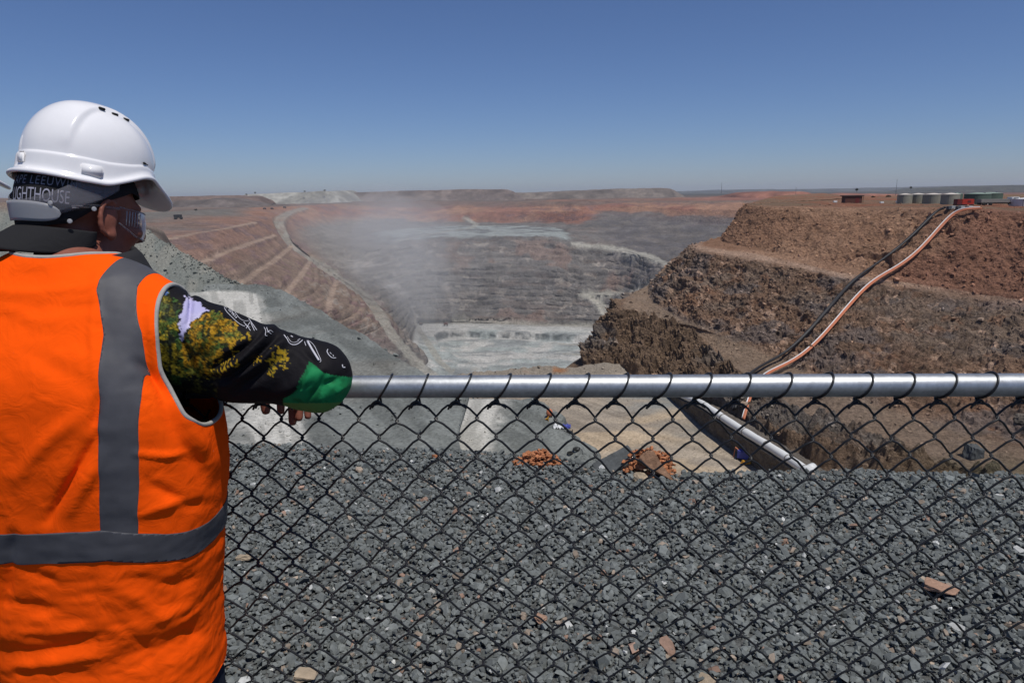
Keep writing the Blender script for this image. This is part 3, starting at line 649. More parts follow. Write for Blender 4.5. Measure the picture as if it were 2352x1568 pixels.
# lacing: each top knuckle is tied to the rail by a turn of wire
for k in range(max(kmin, int((-2.1 - xk0) / WD_)), min(kmax, int((2.1 - xk0) / WD_))):
    x = xk0 + k * WD_; c = rail_pt(x); j = random.Random(k * 31)
    ln = 0.028 + j.uniform(-.004, .004) + 0.004 * 0; P = []
    for i in range(30):
        a = math.radians(-100 + i * 330 / 29.0); t = i / 29
        R_ = rr + RW * 0.9 + (0.003 if i in (0, 29) else 0)
        # angle measured round the rail: -90 = underside, 180 = camera side, 90 = top
        xx_ = x + ln * (smooth(0, 0.55, t) if t < 0.6 else 1 - smooth(0.6, 1.0, t) * 0.98)
        P.append(np.array([xx_, c[1] - R_ * math.cos(a + 0) * (1) if False else c[1] + R_ * math.cos(math.pi - (a + math.pi / 2) + math.pi / 2), c[2] + R_ * math.sin(math.pi - (a + math.pi / 2) + math.pi / 2)]))
    knot = node(k, 0)
    P = [knot + np.array([-0.012, 0.001, -0.012]), knot + np.array([-0.006, -0.002, -0.003])] + P + [knot + np.array([0.006, 0.004, -0.002])]
    t_ = MB().tube(catmull(P, 90), RW * 0.95, 6)
    a2 = [knot + np.array([-0.016, -0.003, -0.014]), knot + np.array([-0.010, -0.004, -0.002]), knot + np.array([0.0, -0.004, 0.003]), knot + np.array([0.008, -0.003, -0.003]), knot + np.array([0.021, -0.003, -0.012])]
    t_.tube(catmull(a2, 16), RW, 6)
    fparent(t_.build('tie_wire', M_wire, None, True))
for x in (-3.6, 3.6):
    c = rail_pt(x); p_ = MB().tube([(x, c[1], -0.2), (x, c[1], 0.6), (x, c[1], c[2] - 0.002)], 0.026, 24).lathe([(0.03, 0), (0.031, 0.02), (0.027, 0.035), (0.01, 0.042)], (x, c[1], c[2] + 0.005), 20)
    fparent(p_.build('post', M_galv, None, True))

# ------------------------------------------------------------------ loose rubble lying on the spoil slopes, the pad and the cliff benches
def rubble_on(o, n, med, seed, sel=None):
    me = o.data; V = np.zeros(len(me.vertices) * 3, np.float32); me.vertices.foreach_get('co', V); V = V.reshape(-1, 3).astype(float); Cn = np.zeros(len(V) * 4, np.float32); me.color_attributes['col'].data.foreach_get('color', Cn); Cn = Cn.reshape(-1, 4)[:, :3]
    r = np.random.RandomState(seed); ok = np.where(sel(V))[0] if sel else np.arange(len(V)); i = r.choice(ok, n); s = np.clip(r.lognormal(math.log(med), 0.55, n), med * .3, med * 4); P = V[i] + r.uniform(-.4, .4, (n, 3)) * np.array([1, 1, 0]); c = Cn[i] * r.uniform(.7, 1.35, n)[:, None]; return P, s, c
RP = [rubble_on(nearl, 2600, .22, 1), rubble_on(dump, 2600, .30, 2), rubble_on(pad, 1500, .20, 3), rubble_on(cliff, 5200, .38, 4, lambda V: V[:, 1] < 260)]
P = np.concatenate([q[0] for q in RP]); S_ = np.concatenate([q[1] for q in RP]); Cc = np.concatenate([q[2] for q in RP]); _gz = ground_z; _pz = P[:, 2]
ground_z = lambda x, y: _pz
rb = scatter_stones('rubble', P[:, 0], P[:, 1], S_, S_ * 0.12, mat('loose_rock', attr='col', rough=1.0, spec=0.05, var=0.2, vscale=3), Cc, 0.6); tag(rb, kind='stuff'); ground_z = _gz
# ------------------------------------------------------------------ people: one continuous body each, clothing as parts
class Field:
    """signed distance field on a grid, grown from round cones and ellipsoids with smooth joins"""
    def __init__(s, lo, hi, h):
        s.lo = np.array(lo, float); s.h = h; s.n = np.ceil((np.array(hi) - s.lo) / h).astype(int) + 1
        s.d = np.full(s.n, 1.0, np.float32)
    def _box(s, lo, hi):
        a = np.clip(np.floor((lo - s.lo) / s.h).astype(int), 0, s.n); b = np.clip(np.ceil((hi - s.lo) / s.h).astype(int) + 1, 0, s.n)
        if np.any(b <= a): return None
        ax = [s.lo[k] + s.h * np.arange(a[k], b[k]) for k in range(3)]
        P = np.stack(np.meshgrid(*ax, indexing='ij'), -1); return tuple(slice(a[k], b[k]) for k in range(3)), P
    def join(s, sl, d, k):
        o = s.d[sl]
        if k <= 0: s.d[sl] = np.minimum(o, d); return
        h = np.clip(0.5 + 0.5 * (o - d) / k, 0, 1); s.d[sl] = o * (1 - h) + d * h - k * h * (1 - h)
    def cone(s, a, b, ra, rb, k=0.02):
        a = np.asarray(a, float); b = np.asarray(b, float); m = max(ra, rb) + k + 0.04
        r = s._box(np.minimum(a, b) - m, np.maximum(a, b) + m)
        if r is None: return s
        sl, P = r; ab = b - a; t = np.clip(((P - a) @ ab) / (ab @ ab + 1e-9), 0, 1)
        d = np.linalg.norm(P - a - t[..., None] * ab, axis=-1) - (ra + (rb - ra) * t); s.join(sl, d, k); return s
    def chain(s, pts, rad, k=0.02):
        for i in range(len(pts) - 1): s.cone(pts[i], pts[i + 1], rad[i], rad[i + 1], k)
        return s
    def ell(s, c, r, R=None, k=0.02):
        c = np.asarray(c, float); r = np.asarray(r, float); m = r.max() + k + 0.04
        q = s._box(c - m, c + m)
        if q is None: return s
        sl, P = q; L = P - c
        if R is not None: L = L @ R
        k0 = np.linalg.norm(L / r, axis=-1); k1 = np.linalg.norm(L / (r * r), axis=-1) + 1e-9
        s.join(sl, k0 * (k0 - 1) / k1, k); return s
    def trunk(s, rows, k=0.03, n=2.5):
        """rows of (z, cx, cy, half width, half depth)"""
        rows = np.array(rows, float); z = s.lo[2] + s.h * np.arange(s.n[2]); zc = np.clip(z, rows[0, 0], rows[-1, 0])
        f = [np.interp(zc, rows[:, 0], rows[:, i]) for i in range(1, 5)]
        for _ in range(2): f = [np.convolve(np.pad(q, 6, 'edge'), np.ones(13) / 13, 'valid') for q in f]
        x = s.lo[0] + s.h * np.arange(s.n[0]); y = s.lo[1] + s.h * np.arange(s.n[1])
        X = np.abs(x[:, None, None] - f[0]) / f[2]; Y = np.abs(y[None, :, None] - f[1]) / f[3]
        d = ((X ** n + Y ** n) ** (1 / n) - 1) * np.minimum(f[2], f[3])
        d = np.maximum(d, np.maximum(rows[0, 0] - z, z - rows[-1, 0])[None, None, :]); s.join((slice(None),) * 3, d.astype(np.float32), k); return s
    def mesh(s, iso=0.0, relax=2):
        D = s.d - iso; I = D < 0; n = D.shape
        c = np.zeros((n[0] - 1, n[1] - 1, n[2] - 1), np.int8)
        for dx in (0, 1):
            for dy in (0, 1):
                for dz in (0, 1): c += I[dx:n[0] - 1 + dx, dy:n[1] - 1 + dy, dz:n[2] - 1 + dz]
        act = (c > 0) & (c < 8); idx = np.full(c.shape, -1, np.int64); ijk = np.argwhere(act); idx[act] = np.arange(len(ijk))
        acc = np.zeros((len(ijk), 3)); cnt = np.zeros(len(ijk))
        cor = [(0, 0, 0), (1, 0, 0), (0, 1, 0), (1, 1, 0), (0, 0, 1), (1, 0, 1), (0, 1, 1), (1, 1, 1)]
        val = [D[ijk[:, 0] + a, ijk[:, 1] + b, ijk[:, 2] + q] for a, b, q in cor]
        for p in range(8):
            for q in range(p + 1, 8):
                df = [abs(cor[p][m] - cor[q][m]) for m in range(3)]
                if sum(df) != 1: continue
                cr = (val[p] < 0) != (val[q] < 0); t = val[p] / (val[p] - val[q] + 1e-12)
                for m in range(3): acc[:, m] += np.where(cr, cor[p][m] + t * (cor[q][m] - cor[p][m]), 0)
                cnt += cr
        V = s.lo + s.h * (ijk + acc / cnt[:, None]); F = []
        for ax in range(3):
            sl0 = [slice(1, -1)] * 3; sl1 = [slice(1, -1)] * 3; sl0[ax] = slice(0, -1); sl1[ax] = slice(1, None)
            A = I[tuple(sl0)]; B = I[tuple(sl1)]; e = np.argwhere(A != B)
            if not len(e): continue
            off_ = np.array([1, 1, 1]); off_[ax] = 0; e = e + off_; u, v = [(1, 2), (2, 0), (0, 1)][ax]
            def g(du, dv):
                q = e.copy(); q[:, u] -= du; q[:, v] -= dv; return idx[q[:, 0], q[:, 1], q[:, 2]]
            Q = np.stack([g(1, 1), g(0, 1), g(0, 0), g(1, 0)], 1)
            inside = A[tuple((e - off_).T)]; Q[~inside] = Q[~inside][:, ::-1]; F.append(Q)
        F = np.concatenate(F); F = F[(F >= 0).all(1)]
        return relax_mesh(V, F, relax), F
def relax_mesh(V, F, it, lam=0.5):
    for _ in range(it):
        acc = np.zeros_like(V); cnt = np.zeros(len(V))
        for k in range(F.shape[1]):
            for o in (1, -1):
                np.add.at(acc, F[:, k], V[F[:, (k + o) % F.shape[1]]]); np.add.at(cnt, F[:, k], 1)
        V = V + lam * (acc / np.maximum(cnt, 1)[:, None] - V)
    return V
def vnormals(V, F):
    n = np.cross(V[F[:, 1]] - V[F[:, 0]], V[F[:, 2]] - V[F[:, 0]]); N = np.zeros_like(V)
    for k in range(F.shape[1]): np.add.at(N, F[:, k], n)
    return N / (np.linalg.norm(N, axis=1)[:, None] + 1e-12)
def clip(V, F, f):
    """keep the part with f <= 0; new points on the cut; returns V, faces (list)"""
    f = np.asarray(f); ins = f <= 0; cnt = ins[F].sum(1)
    Vn = [tuple(v) for v in V]; faces = [tuple(q) for q in F[cnt == F.shape[1]]]; cut = {}
    def cutp(a, b):
        key = (min(a, b), max(a, b))
        if key not in cut:
            t = f[a] / (f[a] - f[b]); cut[key] = len(Vn); Vn.append(tuple(np.array(Vn[a]) + t * (np.array(Vn[b]) - np.array(Vn[a]))))
        return cut[key]
    for q in F[(cnt > 0) & (cnt < F.shape[1])]:
        out = []
        for i in range(len(q)):
            a, b = int(q[i]), int(q[(i + 1) % len(q)])
            if ins[a]: out.append(a)
            if ins[a] != ins[b]: out.append(cutp(a, b))
        if len(out) >= 3: faces.append(tuple(out))
    used = sorted({i for q in faces for i in q}); mp = {o: i for i, o in enumerate(used)}
    return np.array([Vn[i] for i in used]), [tuple(mp[i] for i in q) for q in faces]
def tri(F):
    out = []
    for q in F:
        for i in range(1, len(q) - 1): out.append((q[0], q[i], q[i + 1]))
    return np.array(out)
def borders(F):
    cnt = {}
    for q in F:
        for i in range(len(q)):
            a, b = q[i], q[(i + 1) % len(q)]; cnt[(a, b)] = 1
    nxt = {a: b for (a, b) in cnt if (b, a) not in cnt}; loops = []
    while nxt:
        s0, b = next(iter(nxt.items())); L = [s0]; del nxt[s0]
        while b in nxt: L.append(b); b, o = nxt.pop(b), b
        loops.append(L)
    return [l for l in loops if len(l) > 25]
def fold(P2, path, w):
    """distance-based ridge profile along a polyline in 2D, fading at both ends"""
    best = np.full(len(P2), 1e9); tt = np.zeros(len(P2)); path = np.array(path, float); L = 0; tot = np.linalg.norm(np.diff(path, axis=0), axis=1).sum()
    for a, b in zip(path[:-1], path[1:]):
        d = b - a; l = np.linalg.norm(d); t = np.clip(((P2 - a) @ d) / (l * l), 0, 1); dd = np.linalg.norm(P2 - a - t[:, None] * d, axis=1)
        m = dd < best; best = np.where(m, dd, best); tt = np.where(m, (L + t * l) / tot, tt); L += l
    return np.exp(-(best / w) ** 2) * np.sin(np.pi * np.clip(tt * 0.9 + 0.05, 0, 1)) ** 0.6
def rough_px(P, depth_c):
    """cloth pattern coordinates: a flat plane through the cloth facing the lookout side"""
    Q = P - EYE; return np.stack([CX + (Q @ RT) / depth_c * FPX, CY - (Q @ UP) / depth_c * FPX], 1)
def inpoly(P2, poly):
    x, y = P2[:, 0], P2[:, 1]; r = np.zeros(len(P2), bool); n = len(poly)
    for i in range(n):
        (x1, y1), (x2, y2) = poly[i], poly[(i + 1) % n]
        c = ((y1 > y) != (y2 > y)) & (x < (x2 - x1) * (y - y1) / (y2 - y1 + 1e-12) + x1); r ^= c
    return r
def soft_poly(P2, poly, w, seed, amp):
    j = np.stack([fbm(np.concatenate([P2 / w, np.zeros((len(P2), 1))], 1), 3, seed), fbm(np.concatenate([P2 / w, np.ones((len(P2), 1)) * 5], 1), 3, seed + 7)], 1) * amp
    return inpoly(P2 + j, poly)

# cloth and skin materials
def weave(m, n, b, tc, src):
    wv = n.nodes.new('ShaderNodeTexNoise'); wv.inputs['Scale'].default_value = 900; n.links.new(tc.outputs['Object'], wv.inputs['Vector'])
    bp = n.nodes.new('ShaderNodeBump'); bp.inputs['Strength'].default_value = 0.2; bp.inputs['Distance'].default_value = 0.0008; n.links.new(wv.outputs[0], bp.inputs['Height'])
    cr = n.nodes.new('ShaderNodeTexNoise'); cr.inputs['Scale'].default_value = 22; cr.inputs['Detail'].default_value = 5; cr.inputs['Distortion'].default_value = 1.2; n.links.new(tc.outputs['Object'], cr.inputs['Vector'])
    b2 = n.nodes.new('ShaderNodeBump'); b2.inputs['Strength'].default_value = 0.5; b2.inputs['Distance'].default_value = 0.006; n.links.new(cr.outputs[0], b2.inputs['Height']); n.links.new(bp.outputs[0], b2.inputs['Normal']); n.links.new(b2.outputs[0], b.inputs['Normal'])
    b.inputs['Sheen Weight'].default_value = 0.0
M_vest = mat('orange_hi_vis', (1.0, 0.098, 0.004), rough=0.9, spec=0.03, var=0.05, vscale=14, extra=weave)
M_refl = mat('grey_reflective_tape', (0.068, 0.069, 0.080), rough=0.6, spec=0.35, var=0.12, vscale=25, bump=0.15, bscale=300, bdist=0.0006)
M_pipe = mat('pale_grey_piping', (0.36, 0.35, 0.33), rough=0.9, spec=0.1, var=0.1, vscale=60, extra=weave)
M_shirt = mat('printed_shirt', attr='col', rough=0.7, spec=0.12, extra=weave)
M_trouser = mat('navy_denim', (0.016, 0.020, 0.034), rough=0.9, spec=0.1, var=0.15, vscale=40, extra=weave)
M_boot = mat('brown_leather', (0.10, 0.06, 0.035), rough=0.6)
M_skin = mat('skin', (0.23, 0.082, 0.055), rough=0.55, spec=0.3, var=0.10, vscale=30, var2=0.08, vscale2=160, bump=0.12, bscale=260, bdist=0.001)
M_hair = mat('dark_hair', (0.025, 0.02, 0.018), rough=0.8, bump=0.6, bscale=300, bdist=0.003)
M_helmet = mat('white_helmet_plastic', (0.80, 0.80, 0.82), rough=0.16, spec=0.5, var=0.012, vscale=12, var2=0.015, vscale2=60)
M_helm_d = mat('black_slot', (0.01, 0.01, 0.01), rough=0.8)
M_cap = mat('black_cap_cloth', (0.021, 0.021, 0.023), rough=0.9, spec=0.1, extra=weave)
M_print = mat('white_print', (0.55, 0.55, 0.60), rough=0.8)
M_letter = mat('pale_lettering', (0.34, 0.34, 0.42), rough=0.8)
M_printd = mat('cap_lettering', (0.20, 0.20, 0.25), rough=0.8)
def clear_mat(name, tint, alpha, rough):
    m = bpy.data.materials.new(name); m.use_nodes = True; n = m.node_tree; n.nodes.clear(); L = n.links
    o = n.nodes.new('ShaderNodeOutputMaterial'); mix = n.nodes.new('ShaderNodeMixShader'); tr = n.nodes.new('ShaderNodeBsdfTransparent'); b = n.nodes.new('ShaderNodeBsdfPrincipled')
    b.inputs['Base Color'].default_value = (*tint, 1); b.inputs['Roughness'].default_value = rough; tr.inputs[0].default_value = (0.96, 0.95, 0.95, 1)
    fr = n.nodes.new('ShaderNodeFresnel'); fr.inputs[0].default_value = 1.08; mx = n.nodes.new('ShaderNodeMath'); mx.operation = 'ADD'; mx.use_clamp = True; mx.inputs[1].default_value = alpha
    L.new(fr.outputs[0], mx.inputs[0]); L.new(mx.outputs[0], mix.inputs[0]); L.new(tr.outputs[0], mix.inputs[1]); L.new(b.outputs[0], mix.inputs[2]); L.new(mix.outputs[0], o.inputs[0]); return m
M_clear = clear_mat('clear_lens', (0.6, 0.56, 0.6), 0.035, 0.05)
M_strap = clear_mat('milky_plastic', (0.46, 0.47, 0.50), 0.58, 0.35)
M_strap2 = clear_mat('thin_milky_plastic', (0.32, 0.32, 0.37), 0.20, 0.35)

def frame(fwd, pitch):
    """head axes as columns: right, forward, up"""
    f = np.array([fwd[0], fwd[1], 0.0]); f /= np.linalg.norm(f); r = np.cross(f, [0, 0, 1.0]); u = np.array([0, 0, 1.0])
    f2 = f * math.cos(pitch) - u * math.sin(pitch); u2 = np.cross(r, f2); return np.stack([r, f2, u2], 1)
def hand(fl, wrist, palm, tips, r=0.0085, palm_r=0.017):
    """palm from wrist to the knuckle line, five separate fingers: tips = [(knuckle, middle, tip, radius)]"""
    for kn, md, tp, rr in tips:
        fl.cone(wrist, kn, 0.022, 0.0125, 0.012); fl.chain([kn, md, tp], [rr * 1.12, rr, rr * 0.88], 0.0035)
def build_person(J, name_label, group, res, full):
    root = empty('person', (J['base'][0], J['base'][1], 0.0)); tag(root, name_label, 'person', group)
    inv = Matrix.Translation(root.location).inverted()
    def part(name, V, F, m, smooth_=True, col=None, parent=None):
        o = mesh_obj(name, V, F, m, parent or root, smooth_, col); 
        if parent is None: o.matrix_parent_inverse = inv
        return o
    H = J['head']; A = frame(J['face'], J['pitch'])
    def hl(x, y, z): return H + A @ np.array([x, y, z])
    # ---------------- the body
    lo, hi = J['lo'], J['hi']; B = Field(lo, hi, res * 0.9)
    B.trunk(J['trunk'], 0.03)
    nb = J['neck']; B.cone(nb - np.array([0, 0, 0.03]), hl(0, -0.022, -0.045), 0.064, 0.057, 0.03)
    nt_ = nb - np.array([0, 0, 0.035]); B.cone(nt_, J['SR'], 0.055, 0.058, 0.05); B.cone(nt_, J['SL'], 0.055, 0.058, 0.05)
    for s in ('R', 'L'):
        B.chain([J['S' + s], J['E' + s], J['W' + s]], [0.058, 0.045, 0.027], 0.02); B.cone(J['E' + s], J['E' + s] + (J['W' + s] - J['E' + s]) * 0.35, 0.044, 0.043, 0.02)
        if J.get('F' + s): hand(B, J['W' + s], None, J['F' + s])
        hip, kn, an = J['H' + s], J['K' + s], J['A' + s]
        B.chain([hip, kn, an], [0.085, 0.056, 0.040], 0.03); B.cone(an, an + J['toe'] * 0.13 + np.array([0, 0, -0.045]), 0.042, 0.034, 0.02)
    # head
    B.ell(hl(0, -0.012, 0.045), (0.077, 0.097, 0.088), A, 0.02); B.ell(hl(0, 0.030, -0.045), (0.060, 0.064, 0.066), A, 0.03)
    B.ell(hl(0, 0.066, -0.095), (0.028, 0.022, 0.020), A, 0.025); B.ell(hl(0, 0.078, 0.036), (0.05, 0.018, 0.014), A, 0.02)
    B.chain([hl(0, 0.088, 0.028), hl(0, 0.112, -0.012), hl(0, 0.098, -0.022)], [0.010, 0.014, 0.010], 0.012); B.ell(hl(0, 0.088, -0.052), (0.026, 0.013, 0.012), A, 0.012)
    for sx in (-1, 1):
        B.ell(hl(sx * 0.047, 0.062, -0.012), (0.024, 0.024, 0.02), A, 0.02); B.ell(hl(sx * 0.030, 0.079, 0.014), (0.013, 0.012, 0.010), A, 0.006)
        B.ell(hl(sx * 0.078, -0.004, 0.004), (0.008, 0.019, 0.030), A, 0.006); B.chain([hl(sx * (0.084 + 0.006 * math.sin(q_)), -0.006 - 0.021 * math.sin(q_), 0.004 + 0.033 * math.cos(q_)) for q_ in np.linspace(-0.6, 2.9, 9)], [0.0048] * 9, 0.003)
        B.ell(hl(sx * 0.079, 0.004, -0.026), (0.008, 0.010, 0.012), A, 0.006)
    V, F = B.mesh(0.0, 1)
    body = part('body', V, F, M_skin)
    # ---------------- shirt: trunk and both sleeves
    S_ = Field(lo, hi, res)
    S_.trunk([(z, x, y, a + 0.004, b + 0.004) for z, x, y, a, b in J['trunk']], 0.03)
    S_.cone(nt_, J['SR'], 0.059, 0.070, 0.05); S_.cone(nt_, J['SL'], 0.059, 0.070, 0.05)
    for pts, rad, k in J['sleeve']: S_.chain(pts, rad, k)
    V, F = S_.mesh(0.0, 2); V, Fl = clip(V, F, 0.80 - V[:, 2] + 0.02); F = tri(Fl)
    colr = np.tile(np.array([0.010, 0.0095, 0.012]), (len(V), 1))
    if full: V, colr = full['shirt'](V, F)
    shirt = part('shirt', V, F, M_shirt, True, colr); root['shirt_mesh'] = 1
    # collar
    n1 = nb + np.array([0.004, 0.0, -0.002]); ring = []; Vc = []; Fc = []
    fd = J['face'] / np.linalg.norm(J['face']); ang0 = math.atan2(fd[1], fd[0]); m_ = 60
    prof = J.get('collar', [(0.106, -0.03), (0.096, 0.005), (0.086, 0.046), (0.090, 0.052), (0.098, 0.040), (0.112, 0.006), (0.126, -0.022)])
    for i in range(m_ + 1):
        a = ang0 + math.radians(14 + (332) * i / m_)
        back = 0.5 - 0.5 * math.cos(a - ang0)
        for r, z in prof: Vc.append(n1 + np.array([math.cos(a) * r, math.sin(a) * r * 1.0, z * (0.95 - 0.40 * back)]) + np.array([0, 0, 0.004 * back]) + 0.02 * np.array([fd[0], fd[1], 0]))
    k_ = len(prof)
    for i in range(m_):
        for j in range(k_ - 1): Fc.append((i * k_ + j, (i + 1) * k_ + j, (i + 1) * k_ + j + 1, i * k_ + j + 1))
    co = part('collar', Vc, Fc, full['collar_mat'] if full else M_cap); sm = co.modifiers.new('thick', 'SOLIDIFY'); sm.thickness = 0.002
    # ---------------- vest
    T = Field(lo, hi, res)
    T.trunk(J['vest'], 0.03, 2.6); T.cone(nb, J['SR'], 0.070, 0.082, 0.06); T.cone(nb, J['SL'], 0.070, 0.082, 0.06)
    V, F = T.mesh(0.0, 3)
    f = J['vest_clip'](V)
    if full: V = full['vest'](V, F)
    Vv, Fv = clip(V, F, f)
    vest = part('hi_vis_vest', Vv, Fv, M_vest); sm = vest.modifiers.new('thick', 'SOLIDIFY'); sm.thickness = 0.0025; sm.offset = 1
    Nv = vnormals(V, F)
    for q in J['tape']:
        Vt, Ft = clip(V + Nv * q[1], F, np.maximum(q[0](V), f - 0.004))
        if len(Ft): 
            o = part('reflective_tape', Vt, Ft, M_refl, parent=vest); s2 = o.modifiers.new('thick', 'SOLIDIFY'); s2.thickness = 0.0012; s2.offset = 1
    for L in borders(Fv):
        P = Vv[L]; 
        for _ in range(6): P = 0.5 * P + 0.25 * (np.roll(P, 1, 0) + np.roll(P, -1, 0))
        P = np.concatenate([P, P[:1]]); 
        if P[:, 2].max() < J['hem'] + 0.06: rr_ = 0.003
        else: rr_ = 0.0042
        Vp, Fp = tube_geo(P, rr_, 8, False); part('piping', Vp, Fp, M_pipe if rr_ > 0.0035 else M_vest, parent=vest)
    # ---------------- trousers and boots
    Q = Field(lo, hi, res * 1.3)
    Q.trunk([r for r in J['hips']], 0.03)
    for s in 'RL':
        hip, kn, an = J['H' + s], J['K' + s], J['A' + s]; Q.chain([hip, kn, an + np.array([0, 0, 0.03])], [0.098, 0.078, 0.068], 0.03)
    V, F = Q.mesh(0.0, 2); V = V + vnormals(V, F) * (fbm(V / np.array([0.09, 0.09, 0.05]), 3, 301) * 0.006)[:, None]
    V, Fl = clip(V, F, V[:, 2] - 0.99); part('trousers', V, Fl, M_trouser)
    for s in 'RL':
        an = J['A' + s]; K = Field(an - 0.25, an + 0.25, 0.009); K.cone(an + np.array([0, 0, 0.07]), an - np.array([0, 0, 0.03]), 0.06, 0.055, 0.02).cone(an - np.array([0, 0, 0.04]), an + J['toe'] * 0.17 - np.array([0, 0, 0.05]), 0.048, 0.045, 0.03)
        V, F = K.mesh(0, 1); V[:, 2] = np.maximum(V[:, 2], 0.012); part('boot', V, F, M_boot)
    return root, part, hl, A, body, shirt, vest

# ------------------------------------------------------------------ head gear, built on the head's own axes
def hat_gear(part, hl, A, H, text=True):
    to = lambda P: H + np.asarray(P) @ A.T
    nph, R2 = 144, lambda ph: 1.0 / np.sqrt((np.sin(ph) / 0.100) ** 2 + (np.cos(ph) / 0.120) ** 2)
    ph = np.linspace(0, 2 * np.pi, nph, endpoint=False); deg = np.degrees(np.abs((ph + np.pi) % (2 * np.pi) - np.pi))
    zb = np.interp(deg, [0, 16, 32, 50, 66, 84, 105, 130, 155, 180], [0.058, 0.065, 0.082, 0.096, 0.092, 0.078, 0.062, 0.062, 0.066, 0.068])
    for _ in range(6): zb = 0.25 * np.roll(zb, 1) + 0.5 * zb + 0.25 * np.roll(zb, -1)
    fl = 0.0065 + 0.037 * np.exp(-(deg / 29) ** 3) + 0.004 * np.exp(-((deg - 180) / 30) ** 2)
    bt = np.interp(deg, [0, 40, 62, 80, 105, 180], [0.112, 0.114, 0.118, 0.110, 0.104, 0.108])       # top of the band
    for _ in range(6): bt = 0.25 * np.roll(bt, 1) + 0.5 * bt + 0.25 * np.roll(bt, -1)
    R = R2(ph); rows = []
    top = 0.218
    for th in np.linspace(0.0, 1, 26)[1:]:
        a = th * math.pi / 2; r = R * 0.972 * np.sin(a) ** 0.92; z = bt + (top - bt) * np.cos(a) ** 0.95 if th < 1 else bt + 0
        rows.append((r, z * np.ones(nph)))
    rows += [(R * 0.975, bt - 0.0005), (R * 0.998, bt - 0.0035), (R * 1.005, bt - 0.007), (R * 1.010, (bt + zb) / 2 + 0.002), (R * 1.018, zb + 0.011)]
    drop = -0.009 * np.exp(-(deg / 30) ** 3)
    rows += [(R * 1.022 + fl * 0.35, zb + 0.0065 + drop * .3), (R * 1.022 + fl * 0.85, zb + 0.004 + drop * .85), (R * 1.022 + fl, zb + 0.0035 + drop), (R * 1.022 + fl + 0.0015, zb + 0.0005 + drop), (R * 1.022 + fl + 0.0005, zb - 0.0035 + drop), (R * 1.022 + fl - 0.004, zb - 0.004 + drop), (R * 1.005 + fl * 0.3, zb + 0.0015 + drop * .3), (R * 0.985, zb + 0.010), (R * 0.96, (bt + zb) / 2), (R * 0.93, bt)]
    for th in (0.8, 0.55, 0.3, 0.1):
        a = th * math.pi / 2; rows.append((R * 0.93 * math.sin(a), (bt - 0.004) + (top - 0.012 - bt) * math.cos(a)))
    V = [[0, 0.004, top]]; 
    for r, z in rows:
        for k in range(nph): V.append([r[k] * math.sin(ph[k]), 0.004 + r[k] * math.cos(ph[k]), z[k]])
    V.append([0, 0.004, top - 0.012]); V = np.array(V, float); nr = len(rows); F = [(0, 1 + k, 1 + (k + 1) % nph) for k in range(nph)]
    for i in range(nr - 1):
        for k in range(nph): a = 1 + i * nph; F.append((a + k, a + nph + k, a + nph + (k + 1) % nph, a + (k + 1) % nph))
    e = len(V) - 1; F += [(e, 1 + (nr - 1) * nph + (k + 1) % nph, 1 + (nr - 1) * nph + k) for k in range(nph)]
    # raised crown panel with a soft step along its sides, fading towards the back
    out = np.arange(len(V)) <= 25 * nph
    x, y, z = V[:, 0], V[:, 1], V[:, 2]; half = 0.043 + 0.028 * smooth(0.02, -0.10, y) * 1.0
    st = (1 - smooth(half - 0.003, half + 0.004, np.abs(x))) * smooth(-0.115, -0.04, y) * smooth(0.112, 0.135, z)
    cN = V - np.array([0, 0.004, 0.09]); cN /= np.linalg.norm(cN, axis=1)[:, None] + 1e-9
    V = V + cN * (st * 0.0065 * out)[:, None]
    hat = part('hard_hat', to(V), F, M_helmet); sb = hat.modifiers.new('sub', 'SUBSURF'); sb.levels = 1; sb.render_levels = 2
    # slots, vents, badge
    def R1(deg_, zz): a = math.radians(deg_); r = float(R2(np.array([a]))[0]); return np.array([r * math.sin(a), 0.004 + r * math.cos(a), zz]), a
    def blk(name, deg_, zz, size, m, out_=1.02, bev=0.003):
        c, a = R1(deg_, zz); c = np.array([c[0] * (out_ - 0.012), 0.004 + (c[1] - 0.004) * out_, c[2]]); mb = MB().box((0, 0, 0), size, 0, bev); P = np.array(mb.v) @ np.array(Matrix.Rotation(-a, 3, 'Z')).T + c
        return part(name, to(P), mb.f, m, True, None, hat)
    blk('accessory_slot', 120, 0.082, (0.036, 0.006, 0.022), M_helmet, 1.028, 0.0025); blk('accessory_slot', -108, 0.082, (0.036, 0.006, 0.022), M_helmet, 1.028, 0.0025)
    blk('rear_badge', 180, 0.092, (0.02, 0.006, 0.022), M_helmet, 1.015); blk('front_clip', 8, 0.088, (0.02, 0.012, 0.03), M_helmet, 1.05)
    blk('brow_slot', 55, 0.121, (0.030, 0.003, 0.004), M_helm_d, 0.972, 0.0012)
    for sx in (1, -1):
        for yy_ in (-0.012, 0.014, 0.040):
            i = np.argmin(((V[:25 * nph] - np.array([sx * 0.0475, yy_, 0.185])) ** 2)[:, :2].sum(1) + (V[:25 * nph, 2] < 0.13) * 9); c = V[i]
            mb = MB().box((0, 0, 0), (0.006, 0.012, 0.0045), 0, 0.001); part('vent', to(np.array(mb.v) + c + np.array([sx * 0.001, 0, 0.0005])), mb.f, M_helm_d, True, None, hat)
